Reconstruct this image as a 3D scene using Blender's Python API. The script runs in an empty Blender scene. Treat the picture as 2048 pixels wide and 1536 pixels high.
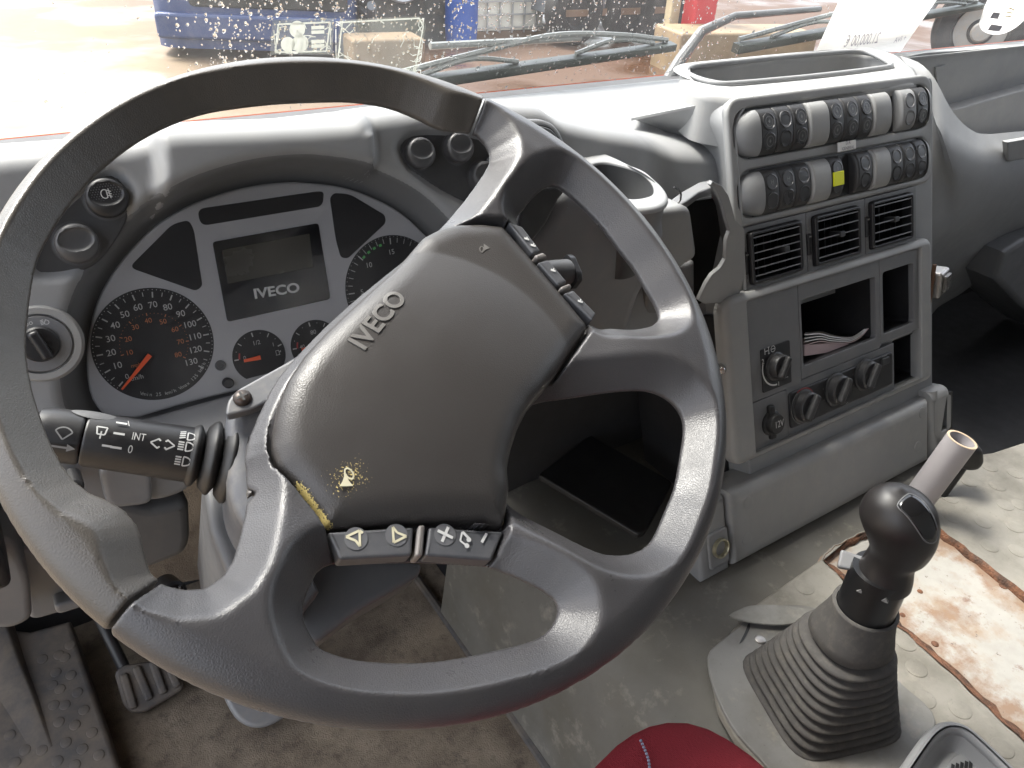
import bpy, bmesh, math, random
import numpy as np
from mathutils import Vector, Matrix
random.seed(7); RNG = np.random.default_rng(7)
S = bpy.context.scene
COL = S.collection

# ------------------------------------------------------------------ camera
CAM = np.array([-.181, -.374, .985])
FPX = 1540.0
R = np.array([[0.83577348, 0.264849, -0.48097577],
              [-0.54647403, 0.48638224, -0.68176128],
              [0.05337428, 0.83263877, 0.55123848]])
cd = bpy.data.cameras.new('camera'); cam = bpy.data.objects.new('camera', cd); COL.objects.link(cam)
cd.sensor_width = 36; cd.lens = FPX * 36 / 2048; cd.clip_start = .02; cd.clip_end = 400
m4 = Matrix.Identity(4)
for i in range(3):
    for j in range(3): m4[i][j] = R[i, j]
    m4[i][3] = CAM[i]
cam.matrix_world = m4
S.camera = cam

# ------------------------------------------------------------------ light
SUN_EL, SUN_AZ = math.radians(60), math.radians(-26)      # azimuth from +Y (ahead of the cab), negative = to the left
W = bpy.data.worlds.new('World'); S.world = W; W.use_nodes = True
wn = W.node_tree; wn.nodes.clear()
sky = wn.nodes.new('ShaderNodeTexSky'); sky.sky_type = 'NISHITA'; sky.sun_disc = False
sky.sun_elevation = SUN_EL; sky.sun_rotation = SUN_AZ
sky.dust_density = 4.0; sky.air_density = 1.0; sky.ozone_density = 1.0
bg = wn.nodes.new('ShaderNodeBackground'); bg.inputs[1].default_value = .15
wo = wn.nodes.new('ShaderNodeOutputWorld')
hs = wn.nodes.new('ShaderNodeHueSaturation'); hs.inputs['Saturation'].default_value = .35   # an overcast, nearly white sky
wn.links.new(sky.outputs[0], hs.inputs['Color']); wn.links.new(hs.outputs[0], bg.inputs[0]); wn.links.new(bg.outputs[0], wo.inputs[0])
sd_ = bpy.data.lights.new('sun', 'SUN'); sd_.energy = 1.5; sd_.angle = math.radians(20); sd_.color = (1, .95, .87)
sun = bpy.data.objects.new('sun', sd_); COL.objects.link(sun)
sdir = Vector((math.sin(SUN_AZ) * math.cos(SUN_EL), math.cos(SUN_AZ) * math.cos(SUN_EL), math.sin(SUN_EL)))
sun.rotation_euler = (-sdir).to_track_quat('-Z', 'Y').to_euler(); sun.location = sdir * 30
S.view_settings.view_transform = 'Standard'; S.view_settings.look = 'None'
S.view_settings.exposure = 2.3; S.view_settings.gamma = 1.0
S.cycles.use_denoising = True
S.cycles.max_bounces = 8; S.cycles.diffuse_bounces = 4; S.cycles.glossy_bounces = 3; S.cycles.transparent_max_bounces = 12
S.cycles.sample_clamp_indirect = 6.0

# ------------------------------------------------------------------ pixel rays -> points on real planes
def ray(p):
    d = np.array([p[0] - 1024., -(p[1] - 768.), -FPX]); return R @ (d / np.linalg.norm(d))
class PL:
    def __init__(s, P0, n, up=(0, 0, 1)):
        s.P0 = np.array(P0, float); s.n = np.array(n, float); s.n /= np.linalg.norm(s.n)
        s.u = np.cross(np.array(up, float), s.n); s.u /= np.linalg.norm(s.u); s.v = np.cross(s.n, s.u)
    def px(s, p, h=0.):
        d = ray(p); P = s.P0 + s.n * h
        return CAM + d * (((P - CAM) @ s.n) / (d @ s.n))
    def uv(s, p, h=0.):
        q = s.px(p, h) - s.P0; return np.array([q @ s.u, q @ s.v])
    def uvs(s, ps, h=0.): return np.array([s.uv(p, h) for p in ps])
    def w(s, uv, h=0.):
        uv = np.asarray(uv, float); return s.P0 + uv[..., 0:1] * s.u + uv[..., 1:2] * s.v + np.asarray(h)[..., None] * s.n
def YP(y): return PL((0, y, 0), (0, -1, 0))
def ZP(z): return PL((0, 0, z), (0, 0, 1), (0, 1, 0))
def XPl(x): return PL((x, 0, 0), (-1, 0, 0))
A21 = math.radians(21)
N21 = (0, -math.cos(A21), math.sin(A21))
CON = PL((0, .25, .8), N21)
CLU = PL((0, .31, .8), N21)
WH = PL((.00084, -.00073, .74964), (math.sin(.54868) * math.sin(.04377), -math.sin(.54868) * math.cos(.04377), math.cos(.54868)))
TZ = .27                                    # top of the mat on the engine cover

# ------------------------------------------------------------------ curve / polygon helpers
def crv(pts, n, closed=False):
    P = np.asarray(pts, float)
    if closed: Q = np.vstack([P[-1], P, P[0], P[1]])
    else: Q = np.vstack([2 * P[0] - P[1], P, 2 * P[-1] - P[-2]])
    out = []
    for i in range(len(Q) - 3):
        p0, p1, p2, p3 = Q[i:i + 4]
        t = np.linspace(0, 1, 12, endpoint=False)[:, None]
        out.append(.5 * (2 * p1 + (p2 - p0) * t + (2 * p0 - 5 * p1 + 4 * p2 - p3) * t ** 2 + (3 * p1 - p0 - 3 * p2 + p3) * t ** 3))
    D = np.vstack(out + [Q[-2][None]])
    L = np.r_[0, np.cumsum(np.linalg.norm(np.diff(D, axis=0), axis=1))]
    s = np.linspace(0, L[-1], n + 1)[:-1] if closed else np.linspace(0, L[-1], n)
    return np.stack([np.interp(s, L, D[:, k]) for k in range(P.shape[1])], 1)
def area(P): x, y = P[:, 0], P[:, 1]; return .5 * np.sum(x * np.roll(y, -1) - y * np.roll(x, -1))
def ccw(P): P = np.asarray(P, float); return P if area(P) > 0 else P[::-1]
def rpoly(pts, r, k=4):
    P = ccw(pts); out = []; n = len(P); rs = r if hasattr(r, '__len__') else [r] * n
    for i in range(n):
        a, b, c = P[i - 1], P[i], P[(i + 1) % n]
        d1, d2 = a - b, c - b; l1, l2 = np.linalg.norm(d1), np.linalg.norm(d2); d1, d2 = d1 / l1, d2 / l2
        t = min(rs[i], .45 * l1, .45 * l2)
        if t < 1e-6: out.append(b); continue
        p, q = b + d1 * t, b + d2 * t
        for j in range(k + 1):
            s = j / k; out.append((1 - s) ** 2 * p + 2 * s * (1 - s) * b + s * s * q)
    return np.array(out)
def inset(P, d):
    P = np.asarray(P, float); a = P - np.roll(P, 1, 0); b = np.roll(P, -1, 0) - P
    na = np.stack([-a[:, 1], a[:, 0]], 1); nb = np.stack([-b[:, 1], b[:, 0]], 1)
    na /= np.linalg.norm(na, axis=1)[:, None] + 1e-12; nb /= np.linalg.norm(nb, axis=1)[:, None] + 1e-12
    m = na + nb; m /= np.linalg.norm(m, axis=1)[:, None] + 1e-12
    c = np.clip(np.sum(m * na, 1), .5, 1)
    return P + m * (d / c)[:, None]
def circ(c, r, n=24, r2=None, a0=0.):
    t = np.linspace(0, 2 * math.pi, n, endpoint=False) + a0
    return np.stack([c[0] + r * np.cos(t), c[1] + (r2 or r) * np.sin(t)], 1)
def rect(u0, v0, u1, v1): return np.array([(u0, v0), (u1, v0), (u1, v1), (u0, v1)], float)
def sdpoly(P, X, Y):
    P = np.asarray(P, float); n = len(P); d2 = np.full(X.shape, 1e9); ins = np.zeros(X.shape, bool)
    for i in range(n):
        a, b = P[i], P[(i + 1) % n]; e = b - a; wx, wy = X - a[0], Y - a[1]
        t = np.clip((wx * e[0] + wy * e[1]) / (e @ e + 1e-15), 0, 1)
        d2 = np.minimum(d2, (wx - e[0] * t) ** 2 + (wy - e[1] * t) ** 2)
        c = ((a[1] <= Y) & (b[1] > Y)) | ((b[1] <= Y) & (a[1] > Y))
        if abs(e[1]) > 1e-12: ins ^= c & (X < a[0] + (Y - a[1]) * e[0] / e[1])
    return np.where(ins, -1, 1) * np.sqrt(d2)
def sstep(x): x = np.clip(x, 0, 1); return x * x * (3 - 2 * x)

# ------------------------------------------------------------------ mesh builder and object tree
WLOC = {}
def tag(o, label=None, cat=None, group=None, kind=None):
    if label: o['label'] = label
    if cat: o['category'] = cat
    if group: o['group'] = group
    if kind: o['kind'] = kind
    return o
def place(o, loc, parent=None):
    loc = np.array(loc, float); WLOC[o.name] = loc
    COL.objects.link(o)
    if parent is not None:
        o.parent = parent; o.location = loc - WLOC[parent.name]
    else: o.location = loc
    return o
def thing(name, label, cat, loc, group=None):
    o = bpy.data.objects.new(name, None); o.empty_display_size = .02; place(o, loc); return tag(o, label, cat, group)
def inst(src, delta, parent, name=None):
    """a copy of a built part (sharing its mesh), moved by delta, under another parent"""
    o = src.copy(); o.parent = None
    loc = WLOC[src.name] + np.array(delta, float)
    WLOC[o.name] = loc; COL.objects.link(o); o.parent = parent
    o.location = loc - WLOC[parent.name] if parent is not None else loc
    return o
class M:
    def __init__(s): s.v = []; s.f = []; s.n = 0
    def add(s, V, F):
        V = np.asarray(V, float).reshape(-1, 3); s.v.append(V)
        s.f += [tuple(int(i) + s.n for i in f) for f in F]; s.n += len(V); return s
    def grid(s, G, cu=False, cv=False):
        G = np.asarray(G); a, b = G.shape[:2]; F = []
        for i in range(a if cu else a - 1):
            for j in range(b if cv else b - 1):
                i2, j2 = (i + 1) % a, (j + 1) % b
                F.append((i * b + j, i2 * b + j, i2 * b + j2, i * b + j2))
        return s.add(G.reshape(-1, 3), F)
    def sheet(s, G, t):
        """a grid with thickness t away from its facing side (normals = +row x +col)"""
        G = np.asarray(G, float); du = np.gradient(G, axis=0); dv = np.gradient(G, axis=1)
        nn = np.cross(du, dv); nn /= np.linalg.norm(nn, axis=2)[..., None] + 1e-12
        B = G - nn * t; a, b = G.shape[:2]
        s.grid(G); s.grid(B[:, ::-1])
        for e1, e2 in ((G[0], B[0]), (B[-1], G[-1]), (B[:, 0], G[:, 0]), (G[:, -1], B[:, -1])): s.grid(np.stack([e1, e2]))
        return s
    def prism(s, pl, P, h0, h1, bev=0., holes=(), back=True, seg=3, hbev=None):
        P = ccw(P); rings = [(P, h0)]
        bev = min(bev, abs(h1 - h0))
        if bev > 0:
            for k in range(seg + 1):
                a = k / seg * math.pi / 2; rings.append((inset(P, bev * (1 - math.cos(a))), h1 - bev + bev * math.sin(a)))
        else: rings.append((P, h1))
        if bev > .0012: rings.append((inset(P, bev + min(.0015, bev * .4)), h1))
        G = np.array([pl.w(q, np.full(len(q), h)) for q, h in rings]); G = G.transpose(1, 0, 2)
        s.grid(G, cu=True)
        tops = [rings[-1][0]]; 
        for H in holes:
            H = ccw(H)[::-1]; hr = [(H, h0)]; hb = bev if hbev is None else hbev
            if hb > 0:
                for k in range(seg + 1):
                    a = k / seg * math.pi / 2; hr.append((inset(H, hb * (1 - math.cos(a))), h1 - hb + hb * math.sin(a)))
            else: hr.append((H, h1))
            s.grid(np.array([pl.w(q, np.full(len(q), h)) for q, h in hr]).transpose(1, 0, 2), cu=True); tops.append(hr[-1][0])
        s.cap(pl, tops, h1)
        if back: s.cap(pl, [P] + [ccw(H) for H in holes], h0, flip=True)
        return s
    def cap(s, pl, loops, h, flip=False):
        if len(loops) == 1:
            q = loops[0]; n = len(q); F = [tuple(range(n))]
            if flip: F = [f[::-1] for f in F]
            # triangulate so concave outlines stay clean
            bm = bmesh.new(); vs = [bm.verts.new((x, y, 0)) for x, y in q]
            f = bm.faces.new(vs); bmesh.ops.triangulate(bm, faces=[f]); bm.verts.index_update()
            F = [tuple(v.index for v in fc.verts) for fc in bm.faces]; 
            V = np.array([v.co[:2] for v in bm.verts]); bm.free()
        else:
            bm = bmesh.new(); es = []
            for q in loops:
                vs = [bm.verts.new((x, y, 0)) for x, y in q]
                es += [bm.edges.new((vs[i], vs[(i + 1) % len(vs)])) for i in range(len(vs))]
            bmesh.ops.triangle_fill(bm, use_beauty=True, edges=es, normal=(0, 0, 1)); bm.verts.index_update()
            F = [tuple(v.index for v in fc.verts) for fc in bm.faces]; V = np.array([v.co[:2] for v in bm.verts]); bm.free()
        G = []
        for f in F:
            a = area(V[list(f)]); G.append(f if (a > 0) != flip else f[::-1])
        return s.add(pl.w(V, np.full(len(V), h)), G)
    def flat(s, pl, P, h): return s.cap(pl, [ccw(P)], h)
    def box(s, a, b):
        a, b = np.array(a), np.array(b)
        return s.prism(ZP(0), rect(a[0], a[1], b[0], b[1]), a[2], b[2])
    def rbox(s, a, b, r=.005, bev=.003):
        return s.prism(ZP(0), rpoly(rect(a[0], a[1], b[0], b[1]), r, 3), a[2], b[2], bev)
    def tube(s, path, r, k=10, cap=True):
        P = np.asarray(path, float); n = len(P); rs = np.broadcast_to(np.asarray(r, float), (n,))
        T = np.gradient(P, axis=0); T /= np.linalg.norm(T, axis=1)[:, None] + 1e-12
        a = np.array([0, 0, 1.]) if abs(T[0][2]) < .9 else np.array([1., 0, 0])
        U = np.cross(T[0], a); U /= np.linalg.norm(U); G = []
        for i in range(n):
            U = U - T[i] * (U @ T[i]); U /= np.linalg.norm(U); V = np.cross(T[i], U)
            t = np.linspace(0, 2 * math.pi, k, endpoint=False)[:, None]
            G.append(P[i] + rs[i] * (np.cos(t) * U + np.sin(t) * V))
        G = np.array(G); s.grid(G.transpose(1, 0, 2)[::-1], cu=True)
        if cap: s.add(G[0], [tuple(range(k))[::-1]]); s.add(G[-1], [tuple(range(k))])
        return s
    def lathe(s, O, ax, prof, k=32, xdir=None, cap=True):
        """prof: (radius, height) from the base up, about axis ax at O"""
        O = np.array(O, float); ax = np.array(ax, float); ax /= np.linalg.norm(ax)
        a = np.array(xdir, float) if xdir is not None else (np.array([1., 0, 0]) if abs(ax[0]) < .9 else np.array([0, 1., 0]))
        U = a - ax * (a @ ax); U /= np.linalg.norm(U); V = np.cross(ax, U)
        t = np.linspace(0, 2 * math.pi, k, endpoint=False)[:, None]; D = np.cos(t) * U + np.sin(t) * V
        G = np.array([O + ax * h + D * r for r, h in prof])
        s.grid(G.transpose(1, 0, 2), cu=True)
        for idx, fl in ((0, True), (-1, False)):
            if cap and prof[idx][0] > 1e-5: s.add(G[idx], [tuple(range(k))[::-1] if fl else tuple(range(k))])
        return s
    def mesh(s, name, mat, ang=40):
        V = np.vstack(s.v); c = (V.min(0) + V.max(0)) / 2
        me = bpy.data.meshes.new(name); me.from_pydata((V - c).tolist(), [], s.f); 
        bm = bmesh.new(); bm.from_mesh(me); bmesh.ops.remove_doubles(bm, verts=bm.verts, dist=1e-6); bm.to_mesh(me); bm.free()
        me.materials.append(mat); me.polygons.foreach_set('use_smooth', [True] * len(me.polygons))
        if ang < 180: me.set_sharp_from_angle(angle=math.radians(ang))
        return me, c
    def build(s, name, mat, parent=None, ang=40):
        me, c = s.mesh(name, mat, ang); o = bpy.data.objects.new(name, me)
        if ang < 60: w = o.modifiers.new('weighted', 'WEIGHTED_NORMAL'); w.keep_sharp = True
        return place(o, c, parent)
# flat print: text and marks as thin meshes
_TX = {}
def text2d(t, bold=0.):
    k = (t, bold)
    if k not in _TX:
        cu = bpy.data.curves.new('t', 'FONT'); cu.body = t; cu.align_x = 'CENTER'; cu.align_y = 'CENTER'; cu.size = 1; cu.offset = bold; cu.resolution_u = 4
        o = bpy.data.objects.new('t', cu); me = bpy.data.meshes.new_from_object(o)
        V = np.array([v.co[:2] for v in me.vertices]).reshape(-1, 2); F = [tuple(p.vertices) for p in me.polygons]
        bpy.data.objects.remove(o); bpy.data.curves.remove(cu); bpy.data.meshes.remove(me); _TX[k] = (V, F)
    return _TX[k]
def put(m, pl, t, c, size, ang=0., h=.0005, bold=0., sx=1., shear=0., mirror=False):
    V, F = text2d(t, bold); V = V * [size * sx, size]
    if shear: V = V + np.stack([V[:, 1] * shear, V[:, 1] * 0], 1)
    if mirror: V = V * [-1, 1]; F = [f[::-1] for f in F]
    ca, sa = math.cos(ang), math.sin(ang); V = np.stack([V[:, 0] * ca - V[:, 1] * sa, V[:, 0] * sa + V[:, 1] * ca], 1) + c
    m.add(pl.w(V, np.full(len(V), h)), F)
def line(m, pl, a, b, w, h=.0005):
    a, b = np.asarray(a, float), np.asarray(b, float); d = b - a; d /= np.linalg.norm(d); n = np.array([-d[1], d[0]]) * w / 2
    m.flat(pl, np.array([a - n, b - n, b + n, a + n]), h)
def arcband(m, pl, c, r0, r1, a0, a1, h=.0005, n=24):
    t = np.linspace(a0, a1, n)
    A = np.stack([c[0] + r0 * np.cos(t), c[1] + r0 * np.sin(t)], 1); B = np.stack([c[0] + r1 * np.cos(t), c[1] + r1 * np.sin(t)], 1)
    m.grid(np.stack([pl.w(A, np.full(n, h)), pl.w(B, np.full(n, h))]) if a1 > a0 else np.stack([pl.w(B, np.full(n, h)), pl.w(A, np.full(n, h))]))
def dot(m, pl, c, r, h=.0005, n=8): m.flat(pl, circ(c, r, n), h)
def relax(V, Q, it=12):
    """Taubin smoothing of a quad mesh"""
    E = np.vstack([Q[:, [0, 1]], Q[:, [1, 2]], Q[:, [2, 3]], Q[:, [3, 0]]]); n = len(V)
    deg = np.bincount(E[:, 0], minlength=n) + np.bincount(E[:, 1], minlength=n)
    for k in range(it):
        for lam in (.55, -.50):
            A = np.stack([np.bincount(E[:, 0], V[E[:, 1], c], n) + np.bincount(E[:, 1], V[E[:, 0], c], n) for c in range(3)], 1)
            V = V + lam * (A / np.maximum(deg, 1)[:, None] - V)
    return V
def surface_nets(F, org, hs):
    """smooth polygon surface of a sampled field, F < 0 inside"""
    s = F < 0; nx, ny, nz = F.shape
    cnt = np.zeros((nx - 1, ny - 1, nz - 1), np.int16); acc = np.zeros((nx - 1, ny - 1, nz - 1, 3), np.float32)
    import itertools
    for ax in range(3):
        o = [a for a in range(3) if a != ax]
        for b in itertools.product((0, 1), repeat=2):
            i0 = [0, 0, 0]; i0[o[0]], i0[o[1]] = b; i1 = list(i0); i1[ax] = 1
            sl = lambda i: tuple(slice(k, k + n - 1) for k, n in zip(i, F.shape))
            A, B = F[sl(i0)], F[sl(i1)]; c = (A < 0) != (B < 0)
            t = np.where(c, A / np.where(c, A - B, 1), 0)
            cnt += c
            for k in range(3): acc[..., k] += np.where(c, (t if k == ax else i0[k]), 0)
    act = cnt > 0; idx = np.full(act.shape, -1, np.int64); idx[act] = np.arange(act.sum())
    I = np.argwhere(act); V = (I + acc[act] / cnt[act][:, None]) * hs + org
    faces = []
    for ax in range(3):
        o = [(ax + 1) % 3, (ax + 2) % 3]
        sA = [slice(None)] * 3; sB = [slice(None)] * 3; sA[ax] = slice(0, -1); sB[ax] = slice(1, None)
        A, B = s[tuple(sA)], s[tuple(sB)]
        E = np.argwhere(A != B)
        E = E[(E[:, o[0]] > 0) & (E[:, o[1]] > 0) & (E[:, o[0]] < F.shape[o[0]] - 1) & (E[:, o[1]] < F.shape[o[1]] - 1)]
        def at(d0, d1):
            q = E.copy(); q[:, o[0]] += d0; q[:, o[1]] += d1; return idx[tuple(q.T)]
        Q = np.stack([at(-1, -1), at(0, -1), at(0, 0), at(-1, 0)], 1)
        fl = A[tuple(E.T)]
        faces.append(np.where(fl[:, None], Q, Q[:, ::-1]))
    return V, np.vstack(faces)
# ------------------------------------------------------------------ materials
MATS = {}
def nd(t, ty, **kw):
    n = t.nodes.new(ty)
    for k, v in kw.items():
        if hasattr(n, k) and k not in n.inputs: setattr(n, k, v)
        else: n.inputs[k].default_value = v
    return n
def ramp(t, fac, stops):
    r = t.nodes.new('ShaderNodeValToRGB'); e = r.color_ramp.elements
    while len(e) < len(stops): e.new(.5)
    for i, (p, c) in enumerate(stops):
        e[i].position = p; e[i].color = (*c, 1) if hasattr(c, '__len__') else (c, c, c, 1)
    t.links.new(fac, r.inputs[0]); return r.outputs[0]
def mixc(t, fac, a, b, mode='MIX'):
    m = t.nodes.new('ShaderNodeMix'); m.data_type = 'RGBA'; m.blend_type = mode
    for s, v in ((m.inputs[0], fac), (m.inputs[6], a), (m.inputs[7], b)):
        if hasattr(v, 'links') or hasattr(v, 'is_linked'): t.links.new(v, s)
        elif hasattr(v, '__len__'): s.default_value = (*v, 1)
        else: s.default_value = v if s.type == 'VALUE' else (v, v, v, 1)
    return m.outputs[2]
def math_(t, op, a, b=0., clamp=False):
    m = t.nodes.new('ShaderNodeMath'); m.operation = op; m.use_clamp = clamp
    for s, v in zip(m.inputs, (a, b)):
        if hasattr(v, 'is_linked'): t.links.new(v, s)
        else: s.default_value = v
    return m.outputs[0]
def noise(t, co, scale, detail=4, rough=.6):
    n = nd(t, 'ShaderNodeTexNoise', Scale=scale, Detail=detail, Roughness=rough); t.links.new(co, n.inputs['Vector']); return n.outputs[0]
def mat(name, col, rough=.5, metal=0., var=.08, grain=None, gs=.12, dust=None, spec=.5, dirtscale=14., coat=0., extra=None, dustamt=.5, pebble=False, sheen=0.):
    """base plastic / rubber / metal: colour with broad variation, fine grain relief, worn-in dust"""
    if name in MATS: return MATS[name]
    m = bpy.data.materials.new(name); m.use_nodes = True; t = m.node_tree; b = t.nodes['Principled BSDF']
    geo = t.nodes.new('ShaderNodeNewGeometry'); co = geo.outputs['Position']
    c3 = np.array(col, float) if hasattr(col, '__len__') else np.array([col] * 3)
    n1 = noise(t, co, dirtscale, 6)
    c = ramp(t, n1, [(.3, c3 * (1 - var)), (.7, c3 * (1 + var))])
    if dust is not None:
        n2 = noise(t, co, dirtscale * 3.1, 8, .7); f = ramp(t, n2, [(.48, 0.), (.75, dustamt)])
        c = mixc(t, f, c, dust)
    r = ramp(t, noise(t, co, dirtscale * 2.3, 5), [(.3, max(rough - .07, .02)), (.7, min(rough + .07, 1))])
    if extra: c, r = extra(t, co, c, r)
    t.links.new(c, b.inputs['Base Color']); t.links.new(r, b.inputs['Roughness'])
    b.inputs['Metallic'].default_value = metal; b.inputs['Specular IOR Level'].default_value = spec
    b.inputs['Sheen Weight'].default_value = sheen; b.inputs['Sheen Roughness'].default_value = .35
    b.inputs['Coat Weight'].default_value = coat; b.inputs['Coat Roughness'].default_value = .08
    if grain:
        v = nd(t, 'ShaderNodeTexVoronoi', Scale=grain); v.feature = 'DISTANCE_TO_EDGE' if pebble else 'F1'
        dn = nd(t, 'ShaderNodeTexNoise', Scale=grain * .6, Detail=2); t.links.new(co, dn.inputs['Vector'])
        vm = t.nodes.new('ShaderNodeVectorMath'); vm.operation = 'SCALE'; vm.inputs['Scale'].default_value = (.5 if pebble else 1.2) / grain
        t.links.new(dn.outputs[1], vm.inputs[0])
        va = t.nodes.new('ShaderNodeVectorMath'); va.operation = 'ADD'; t.links.new(co, va.inputs[0]); t.links.new(vm.outputs[0], va.inputs[1])
        t.links.new(va.outputs[0], v.inputs['Vector'])
        bp = nd(t, 'ShaderNodeBump', Strength=gs, Distance=.6 / grain); bp.invert = not pebble
        ht = v.outputs['Distance']
        if pebble: ht = math_(t, 'MULTIPLY', ht, 3.2, True)
        t.links.new(ht, bp.inputs['Height']); t.links.new(bp.outputs[0], b.inputs['Normal'])
    MATS[name] = m; return m
def near_mask(t, co, centres, rad):
    """1 at the given world points, falling to 0 at rad"""
    out = None
    for c in centres:
        d = t.nodes.new('ShaderNodeVectorMath'); d.operation = 'DISTANCE'; t.links.new(co, d.inputs[0]); d.inputs[1].default_value = tuple(c)
        f = math_(t, 'SUBTRACT', 1., math_(t, 'DIVIDE', d.outputs['Value'], rad), True)
        out = f if out is None else math_(t, 'MAXIMUM', out, f)
    return out

GREY = mat('dash plastic', (.235, .238, .242), .54, var=.05, grain=1500, gs=.08, dust=(.3, .29, .27), dustamt=.25)
GREYD = mat('dark grey plastic', (.085, .086, .09), .5, var=.06, grain=1500, gs=.06, dust=(.16, .15, .14), dustamt=.25)
GREYL = mat('pale grey plastic', (.27, .27, .268), .5, var=.05, grain=1500, gs=.06, dust=(.36, .34, .3), dustamt=.3)
PLATE = mat('faceplate grey', (.15, .152, .158), .5, var=.05, grain=1600, gs=.05, dust=(.22, .2, .18), dustamt=.3)
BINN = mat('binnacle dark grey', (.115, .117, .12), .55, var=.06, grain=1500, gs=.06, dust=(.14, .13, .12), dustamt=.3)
BLACK = mat('black plastic', (.016, .016, .018), .42, var=.1, grain=1800, gs=.05, dust=(.06, .055, .05), dustamt=.2)
SWITCH = mat('switch charcoal', (.035, .035, .037), .45, var=.08, grain=1800, gs=.05, dust=(.09, .085, .08), dustamt=.3)
LENSM = mat('switch lens', (.05, .05, .052), .3, var=.1)
LENSG = mat('switch blank lens', (.12, .12, .125), .4, var=.06)
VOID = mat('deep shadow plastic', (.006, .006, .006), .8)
GLOSSK = mat('gloss black', (.01, .01, .011), .08, var=.1, spec=.6)
GAUGE = mat('gauge face', (.012, .012, .014), .5, var=.1, dust=(.05, .048, .045), dustamt=.12)
SILVER = mat('cluster silver', (.37, .37, .38), .42, var=.03, spec=.4)
LCD = mat('lcd window', (.055, .052, .042), .25, var=.05)
WHITEP = mat('white print', (.55, .55, .54), .6, var=.05)
DIALP = mat('dial white', (.42, .42, .41), .6, var=.1)
DIMP = mat('dim print', (.20, .20, .195), .6, var=.15)
ORANGEP = mat('orange print', (.45, .16, .07), .6, var=.1)
NEEDLE = mat('needle orange', (.75, .11, .035), .45, var=.04)
GREENP = mat('green print', (.10, .42, .12), .6, var=.05)
REDP = mat('red print', (.35, .05, .05), .6, var=.05)
YELLOW = mat('yellow lamp window', (.83, .86, .01), .5, var=.02)
CREAM = mat('worn cream print', (.60, .56, .40), .6, var=.1)
PAPER = mat('white paper', (.82, .81, .8), .7, var=.03)
INK = mat('printed ink', (.22, .21, .25), .7, var=.2)
STEEL = mat('dull steel', (.42, .40, .38), .35, metal=1., var=.1, dust=(.2, .15, .1), dustamt=.5)
CHROME = mat('bright steel', (.62, .61, .6), .22, metal=1., var=.06)
RUBBER = mat('black rubber', (.014, .014, .015), .5, var=.1, dust=(.05, .045, .04), dustamt=.25)
BOOT = mat('boot rubber', (.062, .058, .055), .8, var=.12, dust=(.15, .135, .11), dustamt=.45, dirtscale=30)
PADM_PTS = [WH.px((695, 950), .004), WH.px((705, 945), .004), WH.px((687, 958), .004)]
EDGE_PTS = [WH.px(p, -.0105) for p in ((600, 975), (607, 985), (614, 995), (621, 1005), (628, 1015), (634, 1025), (641, 1035), (647, 1043), (653, 1051), (1014, 1047), (1015, 1036))]
def pad_wear(t, co, c, r):
    sp = noise(t, co, 900, 2, .6)
    f1 = near_mask(t, co, PADM_PTS, .0165)
    f2 = near_mask(t, co, EDGE_PTS, .0056)
    w = math_(t, 'MAXIMUM', math_(t, 'MULTIPLY', f1, .36), math_(t, 'MULTIPLY', f2, .62))
    msk = ramp(t, math_(t, 'ADD', w, sp), [(.80, 0.), (.86, 1.)])
    return mixc(t, msk, c, (.62, .50, .20)), r
PAD = mat('hub pad leathergrain', (.047, .043, .041), .36, var=.08, grain=700, gs=.13, pebble=True, extra=pad_wear)
LEATHER = mat('wheel polyurethane', (.056, .054, .057), .34, var=.08, grain=680, gs=.12, pebble=True, sheen=.05, dust=(.10, .09, .075), dustamt=.15)
def grip_wear(t, co, c, r):
    pts = [WH.px((388, 200), .012), WH.px((398, 222), .010), WH.px((380, 185), .014)]
    f = near_mask(t, co, pts, .014); n = noise(t, co, 260, 4)
    msk = ramp(t, math_(t, 'ADD', math_(t, 'MULTIPLY', f, .5), n), [(.74, 0.), (.78, .55)])
    return mixc(t, msk, c, (.16, .15, .15)), r
GRIP = mat('wheel grip', (.074, .067, .060), .34, var=.1, grain=680, gs=.13, pebble=True, sheen=.05, dust=(.12, .10, .075), dustamt=.2, extra=grip_wear)
HUBSIDE = mat('column cover', (.095, .098, .108), .42, var=.06, grain=1600, gs=.05, dust=(.3, .27, .23), dustamt=.4)
def mat_dirt(t, co, c, r):
    n = noise(t, co, 9, 8, .65); f = ramp(t, n, [(.42, 0.), (.66, .8)])
    c = mixc(t, f, c, (.105, .095, .075))
    n = noise(t, co, 30, 8, .7); f = ramp(t, n, [(.56, 0.), (.72, .5)])
    c = mixc(t, f, c, (.33, .30, .25)); n = noise(t, co, 260, 5, .7); f = ramp(t, n, [(.64, 0.), (.72, .7)]); c = mixc(t, f, c, (.07, .06, .05)); return c, r
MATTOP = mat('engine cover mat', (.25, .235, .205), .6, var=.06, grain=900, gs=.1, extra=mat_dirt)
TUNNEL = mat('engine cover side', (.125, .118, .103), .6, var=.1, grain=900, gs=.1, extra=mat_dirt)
RUST_PTS = [ZP(TZ - .009).px(p) for p in ((1660, 1110), (1700, 1165), (1750, 1210), (1800, 1250), (1850, 1290), (1900, 1335), (1950, 1380), (2000, 1425), (2040, 1465), (1890, 1085), (1950, 1125), (2000, 1160), (2045, 1195), (1905, 1235))]
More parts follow.
